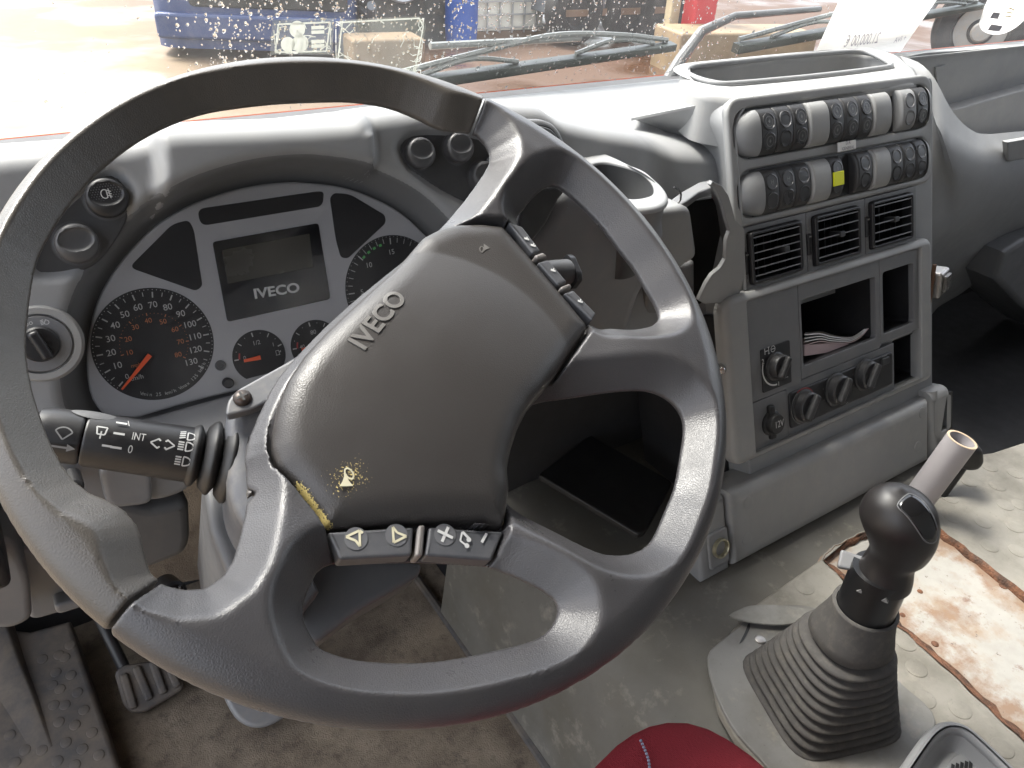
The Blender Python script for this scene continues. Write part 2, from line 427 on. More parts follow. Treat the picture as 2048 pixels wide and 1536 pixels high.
def rust_(t, co, c, r):
    e = near_mask(t, co, RUST_PTS, .05); n = noise(t, co, 34, 8, .68); f = ramp(t, math_(t, 'ADD', math_(t, 'MULTIPLY', e, .42), n), [(.62, 0.), (.82, .8)]); c = mixc(t, f, c, (.22, .115, .055))
    n = noise(t, co, 16, 8, .62); f = ramp(t, n, [(.52, 0.), (.70, .75)]); c = mixc(t, f, c, (.30, .20, .115))
    n = noise(t, co, 30, 9, .7); f = ramp(t, n, [(.60, 0.), (.68, .85)]); c = mixc(t, f, c, (.17, .08, .045)); n = noise(t, co, 55, 8, .65); f = ramp(t, n, [(.45, 0.), (.62, .35)]); c = mixc(t, f, c, (.30, .28, .25))
    n = noise(t, co, 150, 6, .7); f = ramp(t, n, [(.63, 0.), (.69, .8)]); c = mixc(t, f, c, (.09, .06, .045))
    return c, r
RUSTY = mat('flaking white metal', (.39, .375, .345), .5, var=.06, extra=rust_)
def rusty_b(t, co, c, r):
    n = noise(t, co, 70, 8, .7); f = ramp(t, n, [(.42, 0.), (.62, .9)]); return mixc(t, f, c, (.05, .03, .022)), r
RUSTE = mat('rust brown foam edge', (.17, .075, .04), .85, var=.25, extra=rusty_b, grain=300, gs=.6)
def sand_(t, co, c, r):
    n = noise(t, co, 7, 8, .7); f = ramp(t, n, [(.42, 0.), (.62, 1.)]); c = mixc(t, f, c, (.25, .205, .155))
    n = noise(t, co, 45, 9, .75); f = ramp(t, n, [(.52, 0.), (.68, .8)]); c = mixc(t, f, c, (.075, .06, .047))
    n = noise(t, co, 420, 3, .7); f = ramp(t, n, [(.6, 0.), (.7, .6)]); c = mixc(t, f, c, (.34, .28, .2))
    return c, r
FLOORM = mat('dirty floor carpet', (.14, .11, .082), .9, var=.2, extra=sand_, grain=500, gs=.5)
def duststep(t, co, c, r):
    n = noise(t, co, 12, 9, .7); f = ramp(t, n, [(.4, 0.), (.66, .8)]); return mixc(t, f, c, (.17, .135, .10)), r
PEDALR = mat('dusty rubber', (.06, .056, .056), .7, var=.15, extra=duststep)
def weave(t, co, c, r):
    w = nd(t, 'ShaderNodeTexWave', Scale=260., Distortion=.4); w.bands_direction = 'X'; t.links.new(co, w.inputs['Vector'])
    return mixc(t, ramp(t, w.outputs[1], [(.3, 0.), (.8, .5)]), c, (.08, .005, .011)), r
REDF = mat('red seat cloth', (.215, .022, .03), .85, var=.08, grain=700, gs=.5, spec=.2, extra=weave)
THREAD = mat('blue grey thread', (.22, .24, .32), .8)
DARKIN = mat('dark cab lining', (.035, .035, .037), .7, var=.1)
ROOFM = mat('headlining', (.22, .22, .21), .9)
TUBEM = mat('grey pipe', (.33, .31, .32), .5, var=.05)
# outside
def yard(t, co, c, r):
    n = noise(t, co, .35, 8, .6); c = mixc(t, ramp(t, n, [(.35, 0.), (.65, 1.)]), c, (.155, .105, .055))
    n2 = noise(t, co, 6, 9, .7); c = mixc(t, ramp(t, n2, [(.5, 0.), (.75, .6)]), c, (.12, .08, .045))
    n3 = noise(t, co, .5, 4, .5); r = ramp(t, n3, [(.42, .25), (.55, .8)])
    sx = t.nodes.new('ShaderNodeSeparateXYZ'); t.links.new(co, sx.inputs[0])       # pale sand to the left, wet brown earth to the right
    f = ramp(t, math_(t, 'ADD', math_(t, 'MULTIPLY', sx.outputs[0], .16), math_(t, 'MULTIPLY', n, .6)), [(.35, 0.), (1., 1.)])
    return mixc(t, f, c, (.065, .034, .019)), r
YARD = mat('sandy yard', (.17, .128, .07), .8, extra=yard)
BLUEP = mat('blue paint', (.022, .045, .13), .35, var=.1, dust=(.2, .2, .22), dustamt=.25, dirtscale=3)
BLUEB = mat('blue drum', (.03, .09, .34), .4, var=.1, dirtscale=3)
VDARK = mat('dark glass', (.02, .025, .028), .12)
TYRE = mat('tyre rubber', (.02, .02, .02), .8, dust=(.16, .13, .1), dustamt=.12, dirtscale=4)
VGREY = mat('grey truck panel', (.14, .15, .16), .5, var=.12, dirtscale=2)
BROWNC = mat('rusty brown steel', (.16, .10, .06), .7, var=.2, dirtscale=2)
IBCW = mat('ibc white', (.72, .68, .58), .4, var=.08, dirtscale=3)
GALV = mat('galvanised', (.45, .46, .46), .45, metal=.8, dirtscale=3)
REDS = mat('red paint', (.45, .03, .035), .45, dirtscale=3)
ORANGEC = mat('orange cab paint', (.60, .10, .03), .35)
def glass_mat(name, tint=(1, 1, 1), k=.07, dirt=.10):
    m = bpy.data.materials.new(name); m.use_nodes = True; t = m.node_tree; t.nodes.clear()
    o = t.nodes.new('ShaderNodeOutputMaterial'); tr = nd(t, 'ShaderNodeBsdfTransparent'); tr.inputs[0].default_value = (*tint, 1)
    gl = nd(t, 'ShaderNodeBsdfGlossy', Roughness=.02); fr = nd(t, 'ShaderNodeLayerWeight', Blend=.25)
    mx = t.nodes.new('ShaderNodeMixShader'); t.links.new(math_(t, 'MULTIPLY', fr.outputs[0], k / .1), mx.inputs[0])
    t.links.new(tr.outputs[0], mx.inputs[1]); t.links.new(gl.outputs[0], mx.inputs[2])
    geo = t.nodes.new('ShaderNodeNewGeometry')
    df = nd(t, 'ShaderNodeBsdfTranslucent'); df.inputs[0].default_value = (.8, .8, .8, 1)
    m2 = t.nodes.new('ShaderNodeMixShader')
    t.links.new(ramp(t, noise(t, geo.outputs['Position'], 9, 8, .7), [(.35, dirt * .3), (.75, dirt)]), m2.inputs[0])
    t.links.new(mx.outputs[0], m2.inputs[1]); t.links.new(df.outputs[0], m2.inputs[2]); t.links.new(m2.outputs[0], o.inputs[0])
    MATS[name] = m; return m
GLASS = glass_mat('windscreen glass', (.96, .98, .97), .04, .045)
LENS = glass_mat('cluster lens', (.93, .93, .94), .05, .02)
FILM = glass_mat('sticker film', (.9, .91, .87), .05, .05)
def leaf(name, col, k=.5):
    """thin sheet that lets daylight glow through"""
    m = bpy.data.materials.new(name); m.use_nodes = True; t = m.node_tree; t.nodes.clear()
    o = t.nodes.new('ShaderNodeOutputMaterial'); a = nd(t, 'ShaderNodeBsdfDiffuse'); b = nd(t, 'ShaderNodeBsdfTranslucent'); a.inputs[0].default_value = (*col, 1); b.inputs[0].default_value = (*col, 1)
    x = nd(t, 'ShaderNodeMixShader'); x.inputs[0].default_value = k; t.links.new(a.outputs[0], x.inputs[1]); t.links.new(b.outputs[0], x.inputs[2]); t.links.new(x.outputs[0], o.inputs[0]); return m
SHEET = leaf('price paper', (.88, .88, .87), .7)
POD = mat('switch pod', (.040, .040, .042), .5, var=.08, grain=1700, gs=.05, dust=(.1, .095, .09), dustamt=.25)  # dark plastic, set darker still for the shade the pods lie in
PODB = mat('switch pod button', (.060, .060, .063), .42, var=.08, grain=1700, gs=.04, dust=(.12, .11, .1), dustamt=.2)
STICK = leaf('sticker vinyl', (.6, .6, .57), .4)
dm = bpy.data.materials.new('water drop'); dm.use_nodes = True; t = dm.node_tree; t.nodes.clear()
o_ = t.nodes.new('ShaderNodeOutputMaterial'); rf = nd(t, 'ShaderNodeBsdfRefraction', Roughness=.0, IOR=1.33); gl = nd(t, 'ShaderNodeBsdfGlossy', Roughness=.02)
fr = nd(t, 'ShaderNodeFresnel', IOR=1.33); mx = t.nodes.new('ShaderNodeMixShader'); t.links.new(fr.outputs[0], mx.inputs[0]); t.links.new(rf.outputs[0], mx.inputs[1]); t.links.new(gl.outputs[0], mx.inputs[2]); t.links.new(mx.outputs[0], o_.inputs[0])
DROP = dm
# ================================================================== DASHBOARD
dash = thing('dashboard', 'long grey moulded dashboard running under the windscreen behind the steering wheel', 'dashboard', (.2, .4, .74))
CE = [(186, 800), (175, 745), (176, 690), (190, 620), (215, 565), (250, 515), (300, 462), (345, 430), (400, 402), (480, 377), (560, 365), (620, 366), (702, 379),
      (788, 417), (845, 465), (890, 520), (918, 590), (925, 650), (905, 690), (800, 712), (450, 787), (270, 836), (225, 842)]
HL = .035
ce_uv = CLU.uvs(CE, .004); CLc = crv(ce_uv, 120, True)
lp_px = [(264, 400), (259, 375), (246, 354), (226, 343), (205, 347), (165, 380), (110, 430), (70, 480), (62, 535), (80, 552), (140, 548), (190, 530), (226, 490), (252, 445)]
rp_px = [(800, 300), (806, 280), (825, 267), (860, 262), (905, 264), (965, 272), (1015, 300), (1025, 360), (1000, 410), (955, 415), (900, 392), (855, 365), (818, 335)]
crest_px = [(-260, 395), (-100, 365), (0, 345), (150, 333), (225, 326), (290, 318), (312, 300), (600, 287), (700, 280), (738, 262), (800, 252), (900, 245), (1000, 236), (1090, 240), (1125, 268), (1200, 285), (1300, 300), (1400, 320), (1560, 330)]
bot_px = [(-260, 1010), (0, 905), (100, 880), (270, 848), (450, 792), (620, 745), (900, 690), (1000, 740), (1100, 760), (1300, 700), (1500, 660)]
cu_ = CLU.uvs(crest_px, HL); bu_ = CLU.uvs(bot_px, HL)
us = np.arange(-.52, .945, .004); NV = 84
vc = np.interp(us, cu_[:, 0], cu_[:, 1]); vb = np.interp(us, bu_[:, 0], bu_[:, 1])
k5 = np.hanning(9); k5 /= k5.sum(); vc = np.convolve(np.pad(vc, 4, 'edge'), k5, 'valid'); vb = np.convolve(np.pad(vb, 4, 'edge'), k5, 'valid')
UU = np.repeat(us[:, None], NV, 1); VV = vb[:, None] + (vc - vb)[:, None] * np.linspace(0, 1, NV)[None]
sd = sdpoly(CLc, UU, VV)
H = -.004 + (HL + .004) * sstep(sd / .026)
# raised eyelid of the binnacle, and shallow hollows around the two switch pods
lid = CLU.uvs([(314, 431), (376, 386), (444, 355), (547, 333), (600, 329), (668, 333), (747, 355), (740, 262), (700, 262), (600, 262), (312, 280)], HL)
sl = sdpoly(lid, UU, VV); H += .018 * sstep((.004 - sl) / .010)
for pp in (lp_px, rp_px):
    s_ = sdpoly(crv(CLU.uvs(pp, HL), 60, True), UU, VV); H -= .010 * sstep((.006 - s_) / .012)
def dash_h(U, V):
    d_ = sdpoly(CLc, U, V); h_ = -.004 + (HL + .004) * sstep(d_ / .026) + .018 * sstep((.004 - sdpoly(lid, U, V)) / .010)
    for pp in (lp_px, rp_px): h_ = h_ - .010 * sstep((.006 - sdpoly(crv(CLU.uvs(pp, HL), 60, True), U, V)) / .012)
    return h_
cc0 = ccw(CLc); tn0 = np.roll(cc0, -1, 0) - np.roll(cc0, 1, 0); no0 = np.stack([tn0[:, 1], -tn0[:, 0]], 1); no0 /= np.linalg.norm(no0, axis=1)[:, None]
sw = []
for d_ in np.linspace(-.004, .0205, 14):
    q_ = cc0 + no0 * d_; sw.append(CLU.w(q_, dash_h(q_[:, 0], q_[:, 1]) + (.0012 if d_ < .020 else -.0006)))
H -= .034 * sstep((UU - .40) / .10)
top_rows = []
crest = CLU.w(np.stack([us, vc], 1), H[:, -1]); wy, wz = .597, .716
P2 = crest + np.stack([us * 0, (wy - crest[:, 1]) * .30, (wz - crest[:, 2]) * .30 + .012], 1); P1 = crest + CLU.v * .026 + np.array([0, .004, 0])
for t_ in np.linspace(0, 1, 13)[1:]: top_rows.append((1 - t_) ** 2 * crest + 2 * t_ * (1 - t_) * P1 + t_ ** 2 * P2)
for t_ in np.linspace(0, 1, 10)[1:]:
    q = P2 + (np.stack([us, us * 0 + wy, us * 0 + wz], 1) - P2) * t_; q[:, 2] += .008 * (1 - t_) * t_; top_rows.append(q)
G = np.concatenate([CLU.w(np.stack([UU, VV], 2).reshape(-1, 2), H.reshape(-1)).reshape(len(us), NV, 3), np.array(top_rows).transpose(1, 0, 2)], 1)
M().sheet(G, .003).build('dash_panel', GREY, dash, ang=60)
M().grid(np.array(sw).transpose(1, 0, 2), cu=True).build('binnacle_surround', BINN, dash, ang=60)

def pod(name, px, buttons, h=.027):
    p = crv(CLU.uvs(px, h), 60, True)
    o = M().prism(CLU, p, h - .008, h, .003).build(name, POD, dash)
    return o
podL = pod('button_pod', lp_px, None); podR = pod('button_pod', rp_px, None)
def button(parent, px, r, kind):
    c = CLU.uv(px, .034); O = CLU.w(c, .026)
    o = M().lathe(O, CLU.n, [(r * 1.12, -.002), (r * 1.12, .0012), (r * 1.02, .0014), (r, .0016), (r, .0075), (r * .985, .0095)], 48, cap=False).build('button', PODB, parent)
    # domed cap with a thumb scoop whose lower lip catches the light
    G = []
    for a in np.linspace(0, 1, 26):
        rr = r * .985 * a; t_ = np.linspace(0, 2 * math.pi, 65)[:-1]
        x, y = rr * np.cos(t_), rr * np.sin(t_); hh = .0095 + .0052 * np.sqrt(np.maximum(1 - a ** 2 * .999, 0)) ; s_ = (x / (.80 * r)) ** 2 + ((y - .20 * r) / (.58 * r)) ** 2
        hh = hh - .0042 * np.clip(1 - s_, 0, 1) ** .45
        G.append(O + x[:, None] * CLU.u + y[:, None] * CLU.v + hh[:, None] * CLU.n)
    return o, O, np.array(G)
for par, px, r, kd in ((podL, (214, 396), .0150, 'fog'), (podL, (154, 487), .0150, 'plain'), (podR, (842, 306), .0142, 'plain'), (podR, (920, 295), .0142, 'plain'), (podR, (970, 352), .0142, 'plain')):
    o, O, G = button(dash, px, r, kd)
    M().grid(G.transpose(1, 0, 2), cu=True).build('thumb_scoop', PODB if kd == 'plain' else BLACK, o, 70)
    if kd == 'fog':
        m = M(); c = np.array([(O - CLU.P0) @ CLU.u, (O - CLU.P0) @ CLU.v]) + [0, .003]
        hh = .026 + .0112
        t_ = np.linspace(-2.2, 2.2, 14); pp = np.stack([-.001 + .0026 * np.cos(t_ + math.pi), .0032 * np.sin(t_)], 1) + c
        for a, b in zip(pp[:-1], pp[1:]): line(m, CLU, a, b, .0007, hh)
        line(m, CLU, c + [.0005, -.003], c + [.0005, .003], .0007, hh)
        for k in (-1, 0, 1): line(m, CLU, c + [.001, .0018 * k + .0006], c + [.0036, .0018 * k - .0006], .0006, hh)
        line(m, CLU, c + [.0025, -.0036], c + [.002, .0036], .0006, hh)
        m.build('fog_lamp_symbol', WHITEP, o)
        m = M()
        for i in range(-8, 9):
            for j in range(-8, 9):
                q = np.array([i * .0019 + (j % 2) * .00095, j * .0017]);
                if (q[0] / .0112) ** 2 + ((q[1] - .003) / .0080) ** 2 < 1 and np.hypot(*(q - [0, .003])) > .0048: m.lathe(O + q[0] * CLU.u + q[1] * CLU.v + CLU.n * .0098, CLU.n, [(.0006, 0), (.0005, .0012), (0, .0016)], 6)
        q = m.build('grip_pimples', GREYD, o); q['kind'] = 'stuff'
# light switch at the far left
lc = CLU.uv((80, 688), .037); O = CLU.w(lc, .033)
lk = M().lathe(O, CLU.n, [(.0295, -.004), (.0295, .001), (.0270, .004), (.0226, .004), (.0224, .002)], 48).build('light_switch_ring', GREYL, dash)
M().lathe(O, CLU.n, [(.0215, -.002), (.0215, .003), (.0205, .0042), (.0, .0046)], 48).build('light_switch_dial', PLATE, dash)
kb = M().lathe(O, CLU.n, [(.0132, .003), (.0132, .006), (.0118, .0075), (0, .008)], 36)
kb.prism(PL(O, CLU.n, CLU.v * .97 + CLU.u * -.25), rpoly(rect(-.0038, -.0115, .0038, .0115), .003), .006, .018, .0025)
kb.build('light_switch_knob', BLACK, dash)
m = M()
for ang, s in ((1.05, 'D'), (1.75, 'oo')): put(m, CLU, s, lc + .0168 * np.array([math.cos(ang), math.sin(ang)]), .0052, ang - 1.57, .033 + .0050)
for k in range(4): line(m, CLU, lc + np.array([.0045, .0136 + .001 * k]), lc + np.array([.0066, .0142 + .001 * k]), .0005, .0381)
m.build('lamp_symbols', WHITEP, dash)
# square speaker / vent hump on the dash top behind the wheel
m = M(); pl = PL(YP(.250).px((1080, 280)), N21)
q = rpoly(pl.uvs([(1000, 236), (1082, 238), (1104, 247), (1120, 268), (1131, 300), (1120, 350), (1000, 345)], 0), .008)
m.prism(pl, q, -.06, .004, .005); sp = m.build('dash_speaker', PLATE, dash)
M().prism(pl, inset(q, .0062), .003, .0046, .0002).build('speaker_groove', BLACK, sp); M().prism(pl, inset(q, .0075), .0035, .0062, .0015).build('speaker_grille', GREYD, sp)

# ------------------------------------------------------------------ centre top, tray, passenger side
TOPZ = ZP(.785)
tray = crv(TOPZ.uvs([(1366, 143), (1374, 133), (1400, 128), (1480, 120), (1560, 112), (1640, 105), (1700, 101), (1740, 104), (1770, 116), (1788, 131), (1740, 140), (1640, 152), (1560, 160), (1480, 167), (1440, 168), (1395, 158)]), 80, True)
tout = TOPZ.uvs([(1500, 196), (1400, 181), (1360, 154), (1363, 128), (1480, 112), (1640, 97), (1740, 93), (1800, 108), (1838, 140), (1842, 158)])
tout = rpoly(tout, .02, 4)
m = M().prism(TOPZ, tout, -.06, 0, .012, holes=[tray])
m.flat(TOPZ, inset(tray, -.002), -.055)
tr = m.build('console_top', GREYL, dash, 50)
# rolled rim around the tray
rim = np.c_[tray, tray[:, :1] * 0]; rim3 = TOPZ.w(inset(tray, -.004), np.full(len(tray), -.001)); 
M().tube(np.vstack([rim3, rim3[:2]]), .0040, 8, False).build('tray_rim', GREY, tr, 180)
M().flat(TOPZ, inset(tray, -.003), -.054).build('tray_floor', GREYD, tr)
# the flared wing on the left of the console
c1 = [YP(y).px(p) for p, y in (((1262, 237), .372), ((1300, 250), .362), ((1340, 268), .35), ((1372, 290), .338), ((1396, 322), .322), ((1406, 360), .308), ((1412, 400), .296), ((1425, 440), .28), ((1440, 520), .262), ((1445, 640), .24))]
c2 = [CON.px(p, .0062) for p in ((1508, 192), (1488, 214), (1474, 240), (1470, 270), (1470, 300), (1472, 330), (1475, 360), (1478, 400), (1482, 460), (1488, 580))]
c1, c2 = crv(c1, 40), crv(c2, 40); cm = (c1 + c2) / 2 + np.array([0, -.006, .005])
W_ = []
for t_ in np.linspace(0, 1, 16): W_.append((1 - t_) ** 2 * c1 + 2 * t_ * (1 - t_) * cm + t_ ** 2 * c2)
M().sheet(np.array(W_)[:, ::-1], .003).build('console_wing', GREY, dash, 60)
# wing top: from the ridge back to the top plate
r1 = crv(np.array(W_)[:, 0], 20)
r2 = crv([YP(.42).px((1275, 230)), YP(.45).px((1335, 195)), TOPZ.px((1420, 178), -.006)], 20)
M().sheet(np.stack([r1, (r1 + r2) / 2 + [0, 0, .003], r2]).transpose(1, 0, 2), .003).build('wing_top', GREYL, dash, 60)
# passenger fascia
e0 = [YP(y).px(p) for p, y in (((1800, 112), .47), ((1832, 122), .44), ((1856, 140), .41), ((1874, 165), .39), ((1892, 200), .37), ((1912, 232), .355), ((1940, 258), .345), ((1970, 268), .34), ((2048, 262), .335), ((2300, 240), .335))]
e1 = [YP(y).px(p) for p, y in (((1838, 160), .40), ((1850, 175), .385), ((1860, 200), .37), ((1868, 235), .355), ((1880, 262), .335), ((1900, 285), .325), ((1930, 300), .318), ((1970, 312), .312), ((2048, 300), .31), ((2300, 275), .31))]
e2 = [YP(.30).px(p) for p in ((1855, 465), (1862, 463), (1870, 460), (1880, 456), (1900, 451), (1925, 444), (1955, 435), (1990, 425), (2048, 408), (2300, 330))]
e3 = [YP(.33).px(p) for p in ((1855, 520), (1862, 515), (1870, 512), (1880, 508), (1900, 502), (1925, 494), (1955, 484), (1990, 472), (2048, 452), (2300, 370))]
e4 = [YP(.42).px(p) for p in ((1855, 640), (1862, 632), (1870, 620), (1880, 612), (1900, 600), (1925, 585), (1955, 560), (1990, 520), (2048, 480), (2300, 400))]
L = [crv(e, 60) for e in (e0, e1)] ; e2c, e3c, e4c = (crv(e, 60) for e in (e2, e3, e4))
rows = [L[0]] + [(1 - t_) * L[0] + t_ * L[1] for t_ in (.33, .66)] + [L[1]] + [(1 - t_) * L[1] + t_ * e2c + np.array([0, -.012 * math.sin(math.pi * t_), 0]) for t_ in (.15, .3, .45, .6, .75, .9)] + [e2c] + [(e2c + e3c) / 2, e3c, (e3c + e4c) / 2, e4c]
M().sheet(np.array(rows)[::-1].transpose(1, 0, 2), .003).build('passenger_fascia', GREYD if False else GREY, dash, 60)
# open shelf above the fascia: back wall, step and lip
bw = YP(.52); q = bw.uvs([(1800, 116), (1850, 106), (2048, 92), (2500, 60), (2500, 330), (1900, 330), (1840, 220)])
m = M().prism(bw, q, -.01, 0)
st = bw.uvs([(1840, 224), (2048, 166), (2400, 70), (2400, 330), (1840, 330)]); m.prism(bw, st, 0, .03, .003)
shelf = m.build('passenger_shelf', GREYL, dash)
m = M()
fl = [YP(.35).px((1905, 300)), YP(.35).px((2400, 250)), YP(.53).px((2400, 230)), YP(.53).px((1860, 280))]
m.add(fl, [(0, 1, 2, 3)]); m.build('shelf_floor', GREYL, shelf)
q = bw.uvs([(1868, 134), (1889, 130), (1891, 160), (1872, 176)]); M().prism(bw, ccw(q), 0, .004, .001).build('shelf_tab', GREYL, shelf)
top = [YP(.575).px(p) for p in ((1560, 128), (1800, 100), (2048, 80), (2500, 48))]; 
t1 = crv([np.array([x, .58, .725]) for x in (.95, 1.1, 1.3, 1.8, 2.3)], 30); t0 = crv([np.array([x, .50, .768]) for x in (.95, 1.1, 1.3, 1.8, 2.3)], 30)
t0[:, 2] = bw.px((2048, 92))[2] + .002; t0[:, 1] = .515
M().sheet(np.stack([t0, t0 * .5 + t1 * .5 + [0, 0, .004], t1]).transpose(1, 0, 2), .004).build('shelf_top', GREYL, dash)
# grab recess in the fascia
pl = YP(.305); q = pl.uvs([(2011, 283), (2100, 268), (2100, 305), (2013, 322)]); M().prism(pl, rpoly(q, .004), -.006, .004, .0015).build('shelf_catch', GREYL, dash)
# grab the dark side of the footwell on the passenger side
m = M(); m.add([YP(.62).px(p) for p in ((1780, 420), (2300, 300), (2300, 1000), (1780, 1000))], [(0, 1, 2, 3)])
m.build('passenger_bulkhead', DARKIN, dash)
pl = YP(.30); q = pl.uvs([(2010, 505), (2048, 480), (2120, 450), (2120, 680), (2040, 610), (1992, 560)]); M().prism(pl, ccw(q), -.15, 0, .012).build('door_speaker_pod', PLATE, dash)

# lower panels on the driver's side
def slab(name, y, pxs, mt, depth=.03, bev=.006, r=.01, parent=None):
    pl = YP(y); return M().prism(pl, rpoly(pl.uvs(pxs), r, 4), -depth, 0, bev).build(name, mt, parent or dash)
slab('lower_panel', .17, [(40, 900), (140, 905), (280, 905), (405, 900), (400, 950), (376, 985), (330, 1002), (250, 1010), (130, 1000), (40, 960)], PLATE, .06)
slab('lower_panel', .162, [(197, 935), (300, 905), (308, 1010), (215, 1020)], PLATE, .03, .004)
M().lathe(YP(.155).px((148, 964)), (0, -1, 0), [(.006, -.01), (.006, .006), (.004, .008), (0, .008)], 16).build('lock_barrel', BLACK, dash)
slab('fuse_box_cover', .20, [(180, 985), (300, 1020), (380, 1000), (383, 1080), (372, 1110), (300, 1140), (200, 1160)], GREYD, .10, .008)
slab('knee_panel', .18, [(-60, 1060), (28, 1080), (60, 1160), (66, 1240), (20, 1262), (-60, 1250)], PLATE, .08, .005)
slab('knee_panel', .215, [(20, 1090), (120, 1110), (240, 1150), (250, 1195), (160, 1215), (60, 1245), (40, 1180)], PLATE, .06, .004)
slab('side_vent', .36, [(-70, 368), (10, 364), (18, 378), (2, 402), (-70, 420)], BLACK, .04, .003, .004)
slab('door_pocket', .14, [(-80, 1085), (0, 1088), (14, 1130), (26, 1175), (-10, 1190), (-80, 1180)], BLACK, .05, .006)
slab('hinge_tab', .20, [(107, 1212), (170, 1195), (176, 1212), (115, 1232)], PLATE, .04, .003)
slab('bulkhead_panel', .46, [(-150, 900), (900, 850), (880, 1080), (700, 1110), (300, 1175), (-150, 1220)], FLOORM, .01, .0)
m = M(); O = YP(.28).px((345, 1185)); m.lathe(O, (.2, -.9, .3), [(.014, -.02), (.014, .004), (.011, .006), (.0108, .002), (0, .002)], 28); m.build('pedal_bush', BLACK, dash)
for k in (-1, 0, 1): M().tube([O + np.array([.005 * k, -.006, -.011]), O + np.array([.005 * k + .003, -.006, .011])], .0014, 6).build('bush_rib', GREYD, dash)

# ================================================================== INSTRUMENT CLUSTER
cl = thing('instrument_cluster', 'silver instrument cluster with speedometer and blank lcd seen through the wheel', 'instrument cluster', CLU.px((520, 600), 0))
M().prism(CLU, inset(CLc, -.0035), -.01, .002, .001).build('cluster_gasket', BLACK, cl)
M().prism(CLU, CLc, -.01, .005, .002).build('cluster_plate', SILVER, cl)
HF = .0056
def window(name, pts, mt, r, h=HF, parent=cl):
    return M().prism(CLU, rpoly(CLU.uvs(pts, h), r, 5), h - .003, h, .0004).build(name, mt, parent)
window('warning_window', [(258, 535), (345, 448), (378, 440), (388, 460), (405, 572), (392, 582)], GAUGE, .006)
window('warning_window', [(394, 418), (402, 452), (646, 412), (648, 383), (632, 383)], GAUGE, .007)
window('warning_window', [(660, 396), (668, 386), (700, 388), (770, 430), (772, 446), (696, 517), (682, 515), (672, 480)], GAUGE, .006)
db = window('display', [(425, 484), (637, 446), (661, 598), (455, 644)], GLOSSK, .003, HF + .0006)
window('lcd_screen', [(444, 500), (619, 467), (627, 534), (456, 568)], LCD, .0006, HF + .0012, db)
m = M(); c0, c1 = CLU.uv((513, 588), HF), CLU.uv((592, 576), HF)
put(m, CLU, 'IVECO', (c0 + c1) / 2, .0118, math.atan2(*(c1 - c0)[::-1]), HF + .0012, bold=.030, sx=1.22); m.build('maker_name', WHITEP, db)
def dial(name, cpx, rpx_l, label=None):
    c = CLU.uv(cpx, HF); r = np.linalg.norm(CLU.uv(rpx_l, HF) - c); return c, r
# speedometer
c = (CLU.uv((181, 690), HF) + CLU.uv((428, 690), HF)) / 2; c[1] = CLU.uv((305, 690), HF)[1]; r = np.linalg.norm(CLU.uv((428, 690), HF) - CLU.uv((181, 690), HF)) / 2 * 1.0
spd = M().prism(CLU, circ(c, r, 72), HF - .003, HF, .0004).build('speedometer', GAUGE, cl)
h1 = HF + .0004
rot = math.radians(0)
p0 = CLU.uv((238, 772), HF) - c; p130 = CLU.uv((400, 733), HF) - c
a0 = math.atan2(p0[1], p0[0]); a1 = math.atan2(p130[1], p130[0]); a0 = a0 if a0 > 0 else a0 + 2 * math.pi; a0 = a0 if a0 > math.pi else a0
sweep = (a0 - a1) % (2 * math.pi)
m = M()
for k in range(0, 131, 1):
    a = a0 - sweep * k / 130; d = np.array([math.cos(a), math.sin(a)])
    if k % 10 == 0:
        line(m, CLU, c + d * r * .83, c + d * r * .93, .0011, h1)
        if 10 <= k: put(m, CLU, str(k), c + d * r * (.70 if k < 100 else .685), .0073, 0, h1, bold=.004)
        else: put(m, CLU, '0', c + d * r * .72, .006, 0, h1)
    elif k % 5 == 0: line(m, CLU, c + d * r * .86, c + d * r * .93, .0006, h1)
    if k % 2 == 0: dot(m, CLU, c + d * r * .968, .0004, h1, 6)
tx = 'Vmin 25 km/h Vmax 125 km/h'; aa = np.linspace(math.radians(-118), math.radians(-37), len(tx))
for ch, a in zip(tx, aa):
    if ch != ' ': put(m, CLU, ch, c + np.array([math.cos(a), math.sin(a)]) * r * .90, .0042, a + math.pi / 2, h1)
put(m, CLU, 'km/h', c + np.array([-.43, -.50]) * r, .0055, 0, h1)
m.build('dial_print', DIALP, spd)
m = M()
for k in range(10, 81, 2):
    a = a0 - sweep * k * 1.609 / 130; d = np.array([math.cos(a), math.sin(a)])
    if k % 10 == 0: line(m, CLU, c + d * r * .52, c + d * r * .57, .0007, h1); put(m, CLU, str(k), c + d * r * .43, .0058, 0, h1)
    else: dot(m, CLU, c + d * r * .555, .0003, h1, 6)
put(m, CLU, 'mph', c + np.array([-.38, -.28]) * r, .0045, 0, h1)
m.build('mph_print', ORANGEP, spd)
m = M(); tip = CLU.uv((243, 778), HF); tail = CLU.uv((299, 709), HF); d = (tip - tail) / np.linalg.norm(tip - tail); n_ = np.array([-d[1], d[0]])
m.prism(CLU, ccw([tail + n_ * .0019, tail - n_ * .0019, tip - n_ * .0007, tip + n_ * .0007]), HF + .002, HF + .0034); m.build('needle', NEEDLE, spd)
